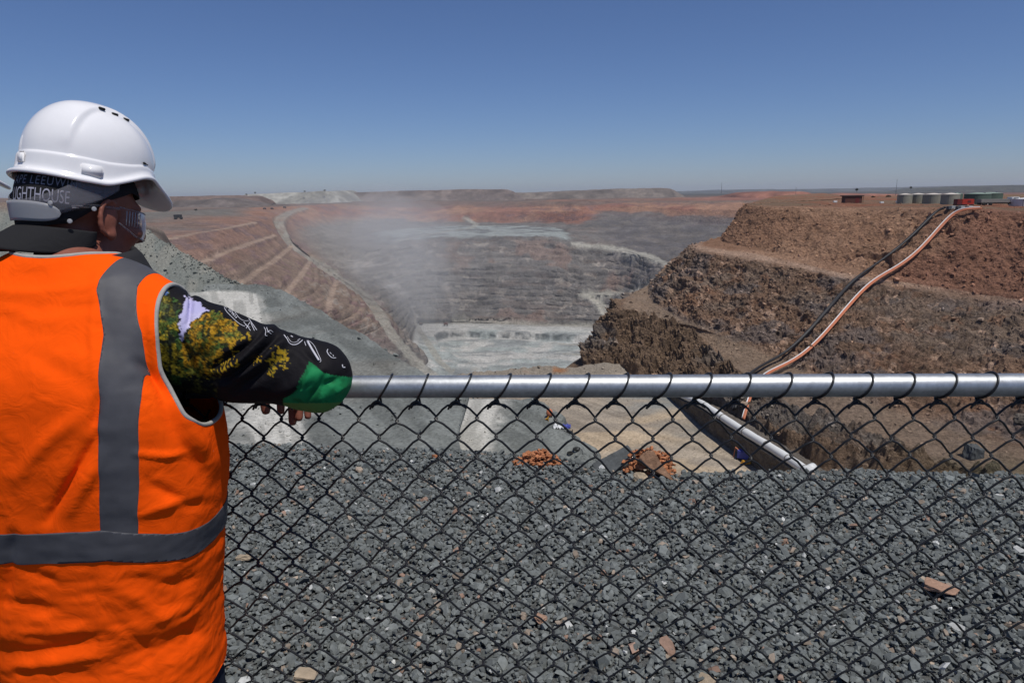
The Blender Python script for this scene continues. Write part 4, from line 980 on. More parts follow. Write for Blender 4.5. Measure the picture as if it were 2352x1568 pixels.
    # nape strap of the harness: milky plastic, with the clear adjuster plate over it
    def band(name, d0, d1, zl, zu, r_add, m, n=60, rows_=6, par=None):
        Vb = []; Fb = []
        for i in range(n + 1):
            d = d0 + (d1 - d0) * i / n; a = math.radians(d)
            for j in range(rows_ + 1):
                q = j / rows_; zz = zl(d) + (zu(d) - zl(d)) * q; zz_h = max(zz, -0.06)
                rr_ = 1.0 / math.sqrt((math.sin(a) / 0.090) ** 2 + (math.cos(a) / 0.110) ** 2) + r_add - 0.22 * max(0, 0.02 - zz_h)
                Vb.append([rr_ * math.sin(a), -0.008 + rr_ * math.cos(a), zz])
        for i in range(n):
            for j in range(rows_): w_ = rows_ + 1; Fb.append((i * w_ + j, (i + 1) * w_ + j, (i + 1) * w_ + j + 1, i * w_ + j + 1))
        o = part(name, to(Vb), Fb, m, True, None, par or hat); s = o.modifiers.new('t', 'SOLIDIFY'); s.thickness = 0.0018; return o
    zl = lambda d: -0.020 + 0.082 * abs((d - 180) / 100) ** 1.7; zu = lambda d: min(0.07, 0.016 + 0.10 * abs((d - 180) / 82) ** 1.9)
    band('nape_strap', 84, 276, zl, zu, 0.005, M_strap2)
    hh2 = lambda d: 0.0175 * math.sqrt(max(0.0, 1 - (abs(d - 180) / 42.01) ** 4)); zl2 = lambda d: -0.0025 - hh2(d); zu2 = lambda d: -0.0025 + hh2(d)
    band('adjuster_plate', 138, 222, zl2, zu2, 0.0085, M_strap)
    for d, z in ((130, -0.014), (146, 0.014), (110, 0.014)):
        a = math.radians(d); rr_ = 1 / math.sqrt((math.sin(a) / 0.090) ** 2 + (math.cos(a) / 0.110) ** 2) + 0.009; mb = MB().lathe([(0.0042, -0.001), (0.0042, 0.0006), (0.003, 0.0012)], (0, 0, 0), 14)
        P = np.array(mb.v) @ np.array(Matrix.Rotation(-a, 3, 'Z') @ Matrix.Rotation(-math.pi / 2, 3, 'X')).T + np.array([rr_ * math.sin(a), -0.008 + rr_ * math.cos(a), z]); part('rivet', to(P), mb.f, M_strap, True, None, hat)
    # cap worn backwards: shell and bill
    Vb = []; Fb = []; n = 72; rows_ = 14
    for j in range(rows_ + 1):
        q = j / rows_
        for k in range(n):
            a = 2 * math.pi * k / n; dg = abs(math.degrees(a) - 180); low_ = np.interp(dg, [0, 50, 90, 125, 180], [-0.036, -0.016, 0.036, 0.060, 0.056])
            zz = low_ + (0.142 - low_) * q; e_ = math.sqrt(max(0.0, 1 - (max(0, zz - 0.03) / 0.113) ** 2)); rr_ = 1 / math.sqrt((math.sin(a) / 0.0875) ** 2 + (math.cos(a) / 0.1075) ** 2) * max(e_, 0.05) - 0.18 * max(0, 0.012 - zz)
            Vb.append([rr_ * math.sin(a), -0.010 + rr_ * math.cos(a), zz])
    for j in range(rows_):
        for k in range(n): Fb.append((j * n + k, j * n + (k + 1) % n, (j + 1) * n + (k + 1) % n, (j + 1) * n + k))
    capV = np.array(Vb); cap = part('cap', to(Vb), Fb, M_cap); s = cap.modifiers.new('t', 'SOLIDIFY'); s.thickness = 0.002
    Vb = []; Fb = []; n, m_ = 36, 12
    for i in range(n + 1):
        sx = -1 + 2 * i / n; a = math.pi + sx * math.radians(80)
        b0 = np.array([0.084 * math.sin(a), -0.010 + 0.104 * math.cos(a), -0.030 + 0.004 * sx * sx])
        for j in range(m_ + 1):
            t = j / m_; L = 0.080 * math.sqrt(max(0.0, 1 - abs(sx) ** 2.6))
            Vb.append(b0 + np.array([0.10 * sx * t * (1 - abs(sx)) * 0.25, -L * t * 0.80, -L * t * 0.58 - 0.026 * sx * sx * t * 1.0]))
    for i in range(n):
        for j in range(m_): w_ = m_ + 1; Fb.append((i * w_ + j, i * w_ + j + 1, (i + 1) * w_ + j + 1, (i + 1) * w_ + j))
    bill = part('cap_bill', to(Vb), Fb, M_cap, True, None, cap); s = bill.modifiers.new('t', 'SOLIDIFY'); s.thickness = 0.0035
    if text:
        for body_, size, z0, ctr, sp, m in (('CAPE LEEUWIN', 0.018, 0.046, 160, 1.15, M_printd), ('LIGHTHOUSE', 0.027, 0.0165, 160, 0.98, M_letter)):
            cu = bpy.data.curves.new('t', 'FONT'); cu.body = body_; cu.size = size; cu.space_character = sp; cu.align_x = 'CENTER'; cu.resolution_u = 3
            to_ = bpy.data.objects.new('t', cu); C.objects.link(to_); dg = bpy.context.evaluated_depsgraph_get(); me = bpy.data.meshes.new_from_object(to_.evaluated_get(dg))
            bm = bmesh.new(); bm.from_mesh(me); bmesh.ops.triangulate(bm, faces=bm.faces[:]); bmesh.ops.subdivide_edges(bm, edges=[e for e in bm.edges if e.calc_length() > 0.006], cuts=2); bmesh.ops.triangulate(bm, faces=[f for f in bm.faces if len(f.verts) > 4])
            bm.verts.index_update(); P = []
            for v in bm.verts:
                a = math.radians(ctr) - v.co.x * (0.62 if size > 0.025 else 0.86) / 0.098; zz = z0 + v.co.y * 1.25
                rr_ = 1 / math.sqrt((math.sin(a) / 0.0875) ** 2 + (math.cos(a) / 0.1075) ** 2) * math.sqrt(1 - (max(0, zz - 0.03) / 0.113) ** 2) - 0.18 * max(0, 0.012 - zz) + 0.0028
                P.append([rr_ * math.sin(a), -0.010 + rr_ * math.cos(a), zz])
            part('lettering', to(P), [[v.index for v in f.verts] for f in bm.faces], m, False, None, cap); bm.free(); bpy.data.objects.remove(to_)
    # clear safety glasses: wrap lens with ribbed side shields
    Vb = []; Fb = []; n, m_ = 60, 10
    for i in range(n + 1):
        d = -82 + 164 * i / n; a = math.radians(d)
        for j in range(m_ + 1):
            q = j / m_; hh = 1 - max(0, abs(d) - 52) / 30 * 0.55; z0_ = -0.026 * hh + 0.01 * (abs(d) / 82) ** 2; zz = z0_ + (0.028 - z0_ ) * q
            rr_ = 1 / math.sqrt((math.sin(a) / 0.082) ** 2 + (math.cos(a) / 0.108) ** 2) + 0.004 * math.sin(q * math.pi); Vb.append([rr_ * math.sin(a), 0.004 + rr_ * math.cos(a), zz])
    for i in range(n):
        for j in range(m_): w_ = m_ + 1; Fb.append((i * w_ + j, (i + 1) * w_ + j, (i + 1) * w_ + j + 1, i * w_ + j + 1))
    gl = part('safety_glasses', to(Vb), Fb, M_clear); pass
    for sx in (-1, 1):
        mb = MB().tube([np.array([sx * 0.083, 0.012, 0.024]), np.array([sx * 0.087, -0.03, 0.022]), np.array([sx * 0.083, -0.075, 0.012])], 0.0025, 8); part('temple_arm', to(mb.v), mb.f, M_strap2, True, None, gl)
        mb = MB()
        for q in range(6):
            a = math.radians(sx * (50 + q * 4.6)); rr_ = 1 / math.sqrt((math.sin(a) / 0.082) ** 2 + (math.cos(a) / 0.113) ** 2) + 0.003; mb.tube([[rr_ * math.sin(a), 0.004 + rr_ * math.cos(a), z] for z in (0.024, 0.010, -0.004)], 0.0010, 6)
        part('side_ribs', to(mb.v), mb.f, M_strap, True, None, gl)
        mb = MB().tube(np.array([Vb[int(i) * (m_ + 1)] for i in np.linspace(0, n, 40)]) if sx > 0 else np.array([Vb[int(i) * (m_ + 1) + m_] for i in np.linspace(0, n, 40)]), 0.0014, 6); part('lens_rim', to(mb.v), mb.f, M_strap2, True, None, gl)
    return hat
def npa(*a): return np.array(a, float)
def px_of(P):
    Q = P - EYE; d = Q @ FW; return np.stack([CX + (Q @ RT) / d * FPX, CY - (Q @ UP) / d * FPX], 1)
# ---- the man at the rail
E_ = npa(-0.362, 1.232, 1.292); Wr = npa(-0.49, 1.445, 1.290); SRp = npa(-0.632, 1.212, 1.392); SLp = npa(-0.985, 1.205, 1.392); EL = npa(-1.10, 1.29, 1.30); WL = npa(-1.0, 1.40, 1.318)
J1 = dict(base=(-0.80, 1.16), lo=(-1.30, 0.86, -0.02), hi=(-0.24, 1.66, 1.80), head=npa(-0.826, 1.350, 1.580), face=npa(0.44, 0.90), pitch=math.radians(12), neck=npa(-0.80, 1.245, 1.482),
    trunk=[(0.84, -.795, 1.215, .165, .115), (1.0, -.795, 1.21, .155, .108), (1.12, -.795, 1.205, .155, .108), (1.25, -.80, 1.195, .17, .118), (1.36, -.805, 1.19, .175, .118), (1.42, -.805, 1.20, .15, .09), (1.47, -.80, 1.225, .09, .065)],
    vest=[(0.66, -.797, 1.215, .190, .150), (0.82, -.797, 1.215, .196, .150), (0.95, -.795, 1.215, .212, .155), (1.05, -.793, 1.21, .230, .157), (1.15, -.793, 1.205, .245, .158), (1.25, -.795, 1.198, .248, .154), (1.34, -.801, 1.192, .214, .140), (1.40, -.805, 1.20, .172, .112), (1.465, -.80, 1.225, .10, .082)],
    hips=[(0.76, -.795, 1.215, .168, .115), (0.98, -.795, 1.21, .155, .105)],
    SR=SRp, SL=SLp, ER=E_, EL=EL, WR=Wr, WL=WL, HR=npa(-.71, 1.22, .84), HL=npa(-.88, 1.22, .84), KR=npa(-.69, 1.25, .48), KL=npa(-.92, 1.23, .48), AR=npa(-.68, 1.16, .085), AL=npa(-.94, 1.12, .085), toe=npa(0.12, 0.99, 0),
    FR=[(npa(-.528, 1.497, 1.223), npa(-.532, 1.512, 1.183), npa(-.532, 1.505, 1.141), 0.0104), (npa(-.507, 1.502, 1.223), npa(-.508, 1.518, 1.170), npa(-.508, 1.508, 1.113), 0.0110), (npa(-.488, 1.50, 1.221), npa(-.490, 1.514, 1.175), npa(-.491, 1.503, 1.124), 0.0104), (npa(-.470, 1.494, 1.218), npa(-.469, 1.505, 1.178), npa(-.468, 1.495, 1.130), 0.0092), (npa(-.532, 1.462, 1.263), npa(-.556, 1.470, 1.203), npa(-.553, 1.470, 1.153), 0.0116)],
    FL=[(npa(-.925, 1.435, 1.318), npa(-.885, 1.44, 1.312), npa(-.85, 1.438, 1.30), .0085), (npa(-.92, 1.413, 1.32), npa(-.876, 1.414, 1.314), npa(-.838, 1.412, 1.30), .009), (npa(-.923, 1.391, 1.318), npa(-.882, 1.39, 1.312), npa(-.848, 1.388, 1.30), .0085), (npa(-.93, 1.371, 1.314), npa(-.897, 1.368, 1.308), npa(-.87, 1.366, 1.298), .0075), (npa(-.96, 1.445, 1.315), npa(-.93, 1.468, 1.305), npa(-.905, 1.472, 1.295), .0095)],
    sleeve=[([SRp, E_, Wr + (E_ - Wr) * 0.18], [.076, .0575, .040], .03), ([npa(-.58, 1.22, 1.330), npa(-.50, 1.222, 1.306), npa(-.40, 1.236, 1.290)], [.056, .050, .049], .03), ([SLp, EL, WL], [.076, .060, .043], .03)],
    hem=0.69)
def clip1(V):
    x, y, z = V[:, 0], V[:, 1], V[:, 2]; hem = 0.69 + 0.012 * np.sin(x * 11) - z
    yy = y - 1.25 - 0.25 * (z - 1.5); nd = np.sqrt((x + 0.80) ** 2 + (np.where(yy < 0, yy * 1.08, yy)) ** 2); neck = np.minimum(0.092 - nd, z - 1.41)
    q = np.interp(z, [1.13, 1.150, 1.170, 1.205, 1.255, 1.34, 1.50], [.33, .292, .278, .258, .230, .203, .190])
    aR = np.minimum(x + 0.797 - q, z - 1.14); aL = np.minimum(-0.797 - q - x, z - 1.14)
    return np.maximum(np.maximum(hem, neck), np.maximum(aR, aL))
J1['vest_clip'] = clip1
tapex = lambda z: np.interp(z, [1.03, 1.2, 1.3, 1.4, 1.47], [-.672, -.648, -.640, -.645, -.668])
J1['tape'] = [(lambda V: np.maximum(np.abs(V[:, 0] - tapex(V[:, 2])) - 0.027, 1.048 - V[:, 2]), 0.0016),
              (lambda V: np.maximum(np.abs(-1.594 - V[:, 0] - tapex(V[:, 2])) - 0.027, 1.048 - V[:, 2]), 0.0016),
              (lambda V: np.abs(V[:, 2] - 1.022 + 0.075 * (V[:, 0] + 0.75) - np.interp(V[:, 0], [-1.05, -.9, -.80, -.69, -.62, -.56], [.012, .015, .024, .034, .018, -.004])) - 0.0285, 0.0030)]
VF = [([(395,900),(440,1000),(525,1088)], .014, 26), ([(330,790),(400,960),(470,1090),(520,1130)], -.011, 24), ([(222,1000),(170,1090),(110,1195)], -.010, 11), ([(232,1050),(160,1180)], .007, 14), ([(228,900),(212,990)], -.007, 12),
      ([(312,830),(348,855),(385,905)], -.010, 13), ([(0,1535),(110,1520),(224,1503)], .012, 12), ([(0,1492),(120,1490),(222,1470)], -.010, 13), ([(245,1525),(380,1480),(485,1425)], -.010, 18), ([(400,1440),(480,1458),(512,1440)], -.012, 15), ([(15,1380),(120,1400),(222,1418)], -.008, 15),
      ([(240,1330),(340,1385),(420,1455)], .008, 18), ([(310,1040),(380,1046),(430,1040)], .005, 7), ([(232,1300),(233,1400),(234,1568)], .004, 5), ([(505,1240),(503,1400),(506,1560)], -.008, 8), ([(235,1390),(330,1480),(360,1568)], -.006, 16), ([(60,1310),(140,1340),(225,1330)], -.007, 12), ([(20,1440),(110,1450),(215,1440)], .008, 12),
      ([(340,1110),(420,1150),(500,1150)], -.006, 14), ([(320,1180),(400,1150),(480,1140)], .006, 12), ([(60,800),(150,860),(215,880)], -.004, 24), ([(40,1100),(110,1010),(190,950)], .006, 18), ([(0,700),(90,740),(220,730)], .004, 20), ([(300,1320),(400,1340),(490,1310)], -.006, 13), ([(260,1440),(350,1420),(440,1390)], .007, 14),
      ([(225,640),(215,760),(222,900)], .004, 12), ([(345,700),(350,800),(372,880)], .004, 9), ([(30,1230),(20,1330),(0,1420)], -.014, 16)]
def vest1(V, F):
    N = vnormals(V, F); P2 = px_of(V); d = np.zeros(len(V)); back = smooth(0.2, -0.2, N @ np.array([0.25, 1, 0.0]) )
    for path, a, w in VF: d += a * fold(P2, path, w)
    d *= (0.25 + 0.75 * back) * (1 - 0.5 * smooth(1.10, 0.97, V[:, 2]))
    Q = V / np.array([0.11, 0.11, 0.035]); low = smooth(1.12, 0.9, V[:, 2])
    d += fbm(Q, 3, 401) * (0.0010 + 0.0014 * low) + fbm(V / np.array([.05, .05, .09]), 3, 403) * 0.0012 + ridge(np.stack([V[:, 0] * 9 + V[:, 2] * 7, V[:, 1] * 4, V[:, 2] * 12 - V[:, 0] * 5], 1), 3, 405) * 0.0013 * (0.4 + low)
    return V + N * d[:, None]
SF = [([(498,862),(560,822),(610,772),(626,752)], .015, 13), ([(488,846),(540,812),(585,782),(606,764)], -.013, 9), ([(505,885),(580,838),(640,792),(668,775)], .010, 12), ([(520,870),(590,824),(632,778)], -.012, 8), ([(438,655),(441,690),(432,745)], -.008, 6), ([(450,800),(480,770),(512,715)], .008, 16),
      ([(530,905),(600,860),(660,815)], -.007, 10), ([(704,855),(690,890),(660,914)], -.004, 4), ([(640,905),(700,870),(740,850)], .006, 14), ([(735,905),(752,880),(775,872)], -.007, 8), ([(705,920),(735,885),(748,858)], -.005, 7), ([(455,880),(500,865),(540,870)], -.007, 12), ([(400,760),(430,810),(445,860)], -.006, 10), ([(690,800),(720,830),(730,850)], -.004, 9), ([(660,770),(672,790)], -.006, 8), ([(770,905),(785,890),(800,885)], .004, 8)]
GREEN = [(714,829),(732,841),(746,856),(775,862),(803,869),(840,880),(840,970),(630,970),(655,914),(687,892),(704,858)]
def shirt1(V, F):
    for _ in range(1):                                  # one finer level for the print
        n = len(V); E = np.sort(np.concatenate([F[:, [0, 1]], F[:, [1, 2]], F[:, [2, 0]]]), 1); U, inv = np.unique(E, axis=0, return_inverse=True); inv = inv.ravel()
        m = len(F); a, b, c = inv[:m] + n, inv[m:2 * m] + n, inv[2 * m:] + n; V = np.concatenate([V, V[U].mean(1)])
        F = np.concatenate([np.stack([F[:, 0], a, c], 1), np.stack([F[:, 1], b, a], 1), np.stack([F[:, 2], c, b], 1), np.stack([a, b, c], 1)])
    shirt1.F = F
    V = relax_mesh(V, F, 1); N = vnormals(V, F); P2 = px_of(V); arm = smooth(-0.68, -0.60, V[:, 0]); d = fbm(V / 0.05, 3, 411) * 0.0022
    for path, a, w in SF: d += 1.3 * a * fold(P2, path, w) * arm
    V = V + N * d[:, None]
    c = np.tile(npa(0.0085, 0.0078, 0.0098), (len(V), 1)); P2 = rough_px(V, 1.235) ; P2 = 0.5 * P2 + 0.5 * px_of(V)
    z3 = np.concatenate([P2, np.zeros((len(V), 1))], 1); fine = fbm(z3 / 7.0, 3, 421); mid = fbm(z3 / 22.0, 3, 423); big = fbm(z3 / 60., 2, 425); isarm = V[:, 0] > -0.72
    dk, ol, ye, go, gr = npa(.016, .020, .012), npa(.085, .085, .014), npa(.30, .22, .018), npa(.36, .19, .012), npa(.05, .085, .03)
    tree = mixc(mixc(dk, ol, smooth(-0.35, 0.1, fine + 0.5 * mid)), ye, smooth(0.05, 0.5, fine * 0.8 + mid * 0.7))
    tree2 = mixc(mixc(npa(.03, .034, .012), npa(.13, .115, .016), smooth(-0.5, 0.1, fine)), go, smooth(-0.1, 0.5, fine * 0.6 + mid * 0.6 + 0.4 * (1 - np.abs(P2[:, 0] + P2[:, 1] * 0.5 - 890) / 70)))
    f1 = soft_poly(P2, [(340,672),(385,668),(412,680),(432,694),(432,762),(440,800),(452,830),(440,880),(400,880),(340,860)], 9, 431, 7) & isarm
    f2 = soft_poly(P2, [(474,720),(500,714),(522,724),(545,745),(560,768),(560,782),(530,800),(500,838),(470,868),(440,850),(436,790),(455,745)], 9, 433, 7) & isarm
    f3 = soft_poly(P2, [(340,840),(420,830),(470,840),(520,830),(520,880),(470,930),(400,930)], 10, 435, 10) & isarm
    fine = fbm(z3 / 5.0, 4, 421, 0.7); c[f3] = mixc(npa(.009, .009, .009), npa(.075, .065, .016), smooth(0.1, 0.6, fine * 0.7 + mid * 0.7))[f3]
    tree = mixc(tree, npa(.035, .085, .02), smooth(0.0, 0.35, fbm(z3 / 16. + 9, 3, 447)) * 0.8); tree2 = mixc(tree2, npa(.05, .10, .02), smooth(0.15, 0.45, fbm(z3 / 14. + 3, 3, 449)) * 0.7)
    c[f1] = np.where((P2[:, 1] < 728)[:, None], mixc(tree, npa(.07, .085, .03), smooth(-.2, .4, mid) * .7), tree)[f1]; c[f2] = tree2[f2]
    sky_ = soft_poly(P2, [(360,655),(384,664),(400,672),(398,680),(372,672)], 6, 437, 3) & isarm; c[sky_] = npa(.12, .22, .55)
    li = soft_poly(P2, [(435,680),(452,690),(470,700),(488,712),(472,724),(456,744),(442,776),(433,790),(432,740)], 8, 439, 4) & isarm; c[li] = mixc(npa(.42, .40, .62), npa(.50, .47, .66), smooth(-.3, .3, mid))[li]
    for poly, thr in (([(622,850),(630,812),(643,796),(664,805),(664,832),(654,840),(646,828),(640,862),(626,862)], -0.35), ([(478,866),(500,850),(540,838),(560,828),(566,838),(530,852),(500,862)], 0.05), ([(520,784),(560,768),(580,764),(590,774),(556,786)], 0.0), ([(590,825),(612,818),(612,832),(592,836)], 0.25), ([(655,835),(665,834),(664,850),(656,850)], 0.0), ([(500,838),(530,822),(545,800),(560,808),(530,840)], 0.15)):
        s_ = soft_poly(P2, poly, 6, 441, 6) & isarm & (fine > thr); c[s_] = mixc(npa(.14, .12, .015), npa(.38, .24, .015), smooth(-.2, .5, fine))[s_]
    g = soft_poly(P2, GREEN, 25, 443, 2) & (V[:, 0] > -0.56); c[g] = mixc(npa(.008, .125, .042), npa(.012, .20, .07), smooth(-.4, .4, mid))[g]
    c *= np.where((f1 | f2 | f3)[:, None], np.clip(0.75 + 0.9 * fbm(z3 / 2.6, 2, 445), 0.25, 1.5)[:, None], 1.0)
    rim_ = g & (P2[:, 1] > 925) ; c[rim_] = npa(.10, .22, .06)
    return V, c
class Full(dict): pass
full1 = dict(vest=vest1, shirt=None, collar_mat=mat('charcoal_collar', (0.028, 0.028, 0.031), rough=0.9, spec=0.1, extra=weave))
def _shirt(V, F): return shirt1(V, F)
full1['shirt'] = _shirt
# the printed shirt is refined inside its builder, so hand its faces back too
_src = None
def build_with_print():
    global tri
    old = tri
    def tri2(Fl): tri2.F = old(Fl); return tri2.F
    return old
_old_mesh_obj = mesh_obj
def mesh_obj(name, V, F, *a, **k):
    if isinstance(F, np.ndarray) and getattr(shirt1, 'F', None) is not None and len(V) > F.max() + 1: F = shirt1.F; shirt1.F = None
    return _old_mesh_obj(name, V, F, *a, **k)
man, mpart, hl1, A1, body1, shirt_o, vest_o = build_person(J1, 'person in white hard hat and orange vest leaning one arm over the fence rail', None, 0.0045, full1)
if 'shirt_mesh' in man: del man['shirt_mesh']
hat1 = hat_gear(lambda n_, V, F, m, s_=True, col=None, parent=None: mpart(n_, V, F, m, s_, col, parent), hl1, A1, J1['head'])
for o in man.children:
    if o.name.split('.')[0] == 'shirt': o.name = 'shirt'
# goatee on the chin
mb_ = body1.data; Vb = np.array([v.co[:] for v in mb_.vertices]); Fb = np.array([p.vertices[:] for p in mb_.polygons]); Nb = vnormals(Vb, Fb)
ch = hl1(0, 0.085, -0.085); fz = np.linalg.norm((Vb - ch) / 1.0, axis=1) - 0.042
Vg, Fg = clip(Vb + Nb * (0.004 + 0.003 * fbm(Vb / 0.008, 2, 451))[:, None], Fb, fz); mpart('beard', Vg, Fg, M_hair)
# white marks printed on the sleeve
dgp = bpy.context.evaluated_depsgraph_get(); bv_s = bvh_of(shirt_o)
def on_sleeve(px, py, lift=0.0012):
    h = hit(bv_s, px, py); return None if h is None else h - ray(px, py) / np.linalg.norm(ray(px, py)) * lift
Zx = lambda p: (470.4 + 0.144 * p[0], 658.6 + 0.144 * p[1])
marks = [([(290,262),(330,370),(420,470),(540,580),(640,632)], 1.0), ([(300,250),(345,262),(400,290)], .8), ([(480,400),(545,490),(620,538),(700,542)], .8), ([(390,330),(430,372),(455,440)], .7), ([(620,560),(680,630),(730,700)], 1.0), ([(722,560),(690,610),(660,662)], 1.0), ([(700,505),(760,590),(830,690)], 1.0), ([(735,575),(765,640),(792,700)], 1.0), ([(640,602),(690,628),(725,640)], .8),
    ([(945,645),(972,700),(965,770),(995,782)], 1.0), ([(985,645),(1012,712),(1062,752)], 1.1), ([(1000,722),(1045,695),(1088,722)], 1.0), ([(1262,765),(1310,830),(1350,900),(1420,925),(1490,905),(1558,848)], 1.6), ([(1316,790),(1370,868),(1430,886),(1505,858)], .8), ([(1375,782),(1402,800)], 2.0), ([(1480,850),(1520,828)], 1.0),
    ([(1590,872),(1600,905),(1612,938)], 1.0), ([(1640,872),(1700,980),(1780,1110),(1820,1172)], 3.2), ([(1622,858),(1665,862),(1740,930),(1800,1050),(1852,1168),(1832,1204)], .9), ([(1962,995),(1950,1030),(1975,1080),(2030,1130),(2092,1132)], 1.4), ([(1995,1045),(2020,1072)], 1.0), ([(2042,1082),(2056,1112)], 1.0), ([(2195,1240),(2202,1282),(2236,1284)], 1.8)]
mk = MB()
for path, wd in marks:
    P = [on_sleeve(*Zx(q)) for q in catmull(np.array(path, float), 14)]; P = [p for p in P if p is not None]
    P = [p for i, p in enumerate(P) if i == 0 or np.linalg.norm(p - P[i - 1]) < 0.02]
    if len(P) > 2: mk.tube(P, 0.00062 * wd, 5)
o = mk.build('sleeve_logo', M_print, shirt_o, True); o.matrix_parent_inverse = shirt_o.matrix_world.inverted() if False else Matrix.Identity(4)
bpy.context.view_layer.update(); o.matrix_parent_inverse = shirt_o.matrix_world.inverted()
def sleeve_text(s, p0, p1, size, m):
    cu = bpy.data.curves.new('t', 'FONT'); cu.body = s; cu.size = 1.0; cu.resolution_u = 2; to_ = bpy.data.objects.new('t', cu); C.objects.link(to_)
    me = bpy.data.meshes.new_from_object(to_.evaluated_get(bpy.context.evaluated_depsgraph_get())); bpy.data.objects.remove(to_)
    V = np.array([v.co[:] for v in me.vertices]); F = [p.vertices[:] for p in me.polygons]; x = V[:, 0] / V[:, 0].max(); a = np.array(Zx(p0)); b = np.array(Zx(p1)); d = (b - a); nrm = np.array([d[1], -d[0]]) / np.linalg.norm(d)
    P = []
    for xi, yi in zip(x, V[:, 1]):
        q = a + d * xi + nrm * yi * size; h = on_sleeve(q[0], q[1], 0.0016); P.append(h if h is not None else np.array([np.nan] * 3))
    P = np.array(P); F = [f for f in F if not np.isnan(P[list(f)]).any() and np.ptp(P[list(f)], axis=0).max() < 0.02]; P = np.nan_to_num(P, nan=0.0); used = sorted({i for f in F for i in f}); mp = {o_: i for i, o_ in enumerate(used)}
    o = mesh_obj('sleeve_lettering', P[used], [tuple(mp[i] for i in f) for f in F], m, shirt_o, False); o.matrix_parent_inverse = shirt_o.matrix_world.inverted(); o.location = (0, 0, 0)
sleeve_text('FISHING', (525, 480), (320, 275), 7.0, M_print)

# ---- the second person, just off the left edge: only the tip of the hard hat's peak shows
tip = W(20, 434, 1.55); f2 = npa(0.80, 0.60); f2 /= np.linalg.norm(f2); Hd = tip - np.array([f2[0], f2[1], 0]) * 0.172 - npa(0, 0, 0.025)
bx_, by_ = Hd[0] - 0.10, Hd[1] - 0.17
def tr(z, dx=0.0): return bx_ + dx
zo_ = Hd[2] - 1.585
J2 = dict(base=(bx_, by_), lo=(bx_ - 0.45, by_ - 0.40, -0.02), hi=(bx_ + 0.48, by_ + 0.50, 1.86), head=Hd, face=f2, pitch=math.radians(8), neck=npa(bx_ + 0.01, by_ + 0.05, 1.475),
    trunk=[(0.84, bx_, by_, .165, .115), (1.12, bx_, by_, .155, .108), (1.36, bx_, by_, .175, .118), (1.42, bx_, by_ + .02, .15, .09), (1.47, bx_, by_ + .04, .09, .065)],
    vest=[(0.70, bx_, by_, .20, .15), (1.1, bx_, by_, .20, .145), (1.34, bx_, by_, .20, .138), (1.40, bx_, by_ + .02, .17, .108), (1.45, bx_, by_ + .04, .10, .075)], hips=[(0.76, bx_, by_, .175, .13), (1.0, bx_, by_, .165, .12)],
    SR=npa(bx_ + .18, by_ + .01, 1.392), SL=npa(bx_ - .18, by_ + .01, 1.392), ER=npa(bx_ + .23, by_ - .04, 1.10), EL=npa(bx_ - .25, by_ - .04, 1.10), WR=npa(bx_ + .22, by_ + .03, 0.86), WL=npa(bx_ - .25, by_ + .03, 0.86), HR=npa(bx_ + .09, by_, .86), HL=npa(bx_ - .09, by_, .86), KR=npa(bx_ + .10, by_ + .02, .48), KL=npa(bx_ - .10, by_ + .02, .48), AR=npa(bx_ + .11, by_ - .04, .085), AL=npa(bx_ - .11, by_ - .04, .085), toe=npa(0.1, 0.99, 0),
    sleeve=[], hem=0.74)
for s, sg in (('R', 1), ('L', -1)):
    w_ = J2['W' + s]; J2['F' + s] = [(w_ + npa(sg * .004, .02 * q, -.085), w_ + npa(0, .022 * q + .004, -.125), w_ + npa(-sg * .006, .02 * q + .006, -.165 + abs(q - .3) * .012), .0085) for q in (-1.2, -.3, .6, 1.4)] + [(w_ + npa(0, .03, -.03), w_ + npa(0, .045, -.07), w_ + npa(0, .045, -.10), .0095)]
    J2['sleeve'].append(([J2['S' + s], J2['E' + s], w_], [.074, .058, .042], .03))
def clip2(V):
    x, y, z = V[:, 0] - bx_, V[:, 1] - by_, V[:, 2]; nd = np.sqrt((x - .01) ** 2 + (y - .05) ** 2); q = np.interp(z, [1.16, 1.205, 1.29, 1.5], [.30, .235, .19, .17])
    return np.maximum(np.maximum(0.74 - z, np.minimum(0.096 - nd, z - 1.40)), np.minimum(np.abs(x) - q, z - 1.17))
J2['vest_clip'] = clip2; J2['tape'] = [(lambda V: np.abs(V[:, 2] - 1.010) - 0.0305, 0.003)]
man2, mpart2, hl2, A2, body2, shirt2, vest2 = build_person(J2, 'person mostly outside the left edge with only a white hard hat peak showing', None, 0.0075, None)
if 'shirt_mesh' in man2: del man2['shirt_mesh']
hat_gear(lambda n_, V, F, m, s_=True, col=None, parent=None: mpart2(n_, V, F, m, s_, col, parent), hl2, A2, J2['head'], text=False)
# ------------------------------------------------------------------ things on the far side: plant, pipes, vehicles
M_steelr = mat('rusty_steel', (0.10, 0.035, 0.025), rough=0.8, var=0.3, vscale=2.0, bump=0.2, bscale=6)
M_black = mat('black_roof', (0.015, 0.015, 0.016), rough=0.7)
M_tankc = mat('cream_corrugated', (0.30, 0.29, 0.235), rough=0.7, var=0.12, vscale=0.8)
M_tankg = mat('green_corrugated', (0.10, 0.15, 0.115), rough=0.7, var=0.12, vscale=0.8)
M_roofc = mat('pale_tank_roof', (0.55, 0.50, 0.45), rough=0.8, var=0.15, vscale=1.2)
M_roofg = mat('green_tank_roof', (0.20, 0.26, 0.22), rough=0.8, var=0.15, vscale=1.2)
M_redp = mat('red_paint', (0.42, 0.035, 0.018), rough=0.5, var=0.15, vscale=1.5)
M_dred = mat('dark_red_paint', (0.13, 0.014, 0.012), rough=0.6)
M_conc = mat('pale_concrete', (0.40, 0.42, 0.42), rough=0.9, var=0.1, vscale=2)
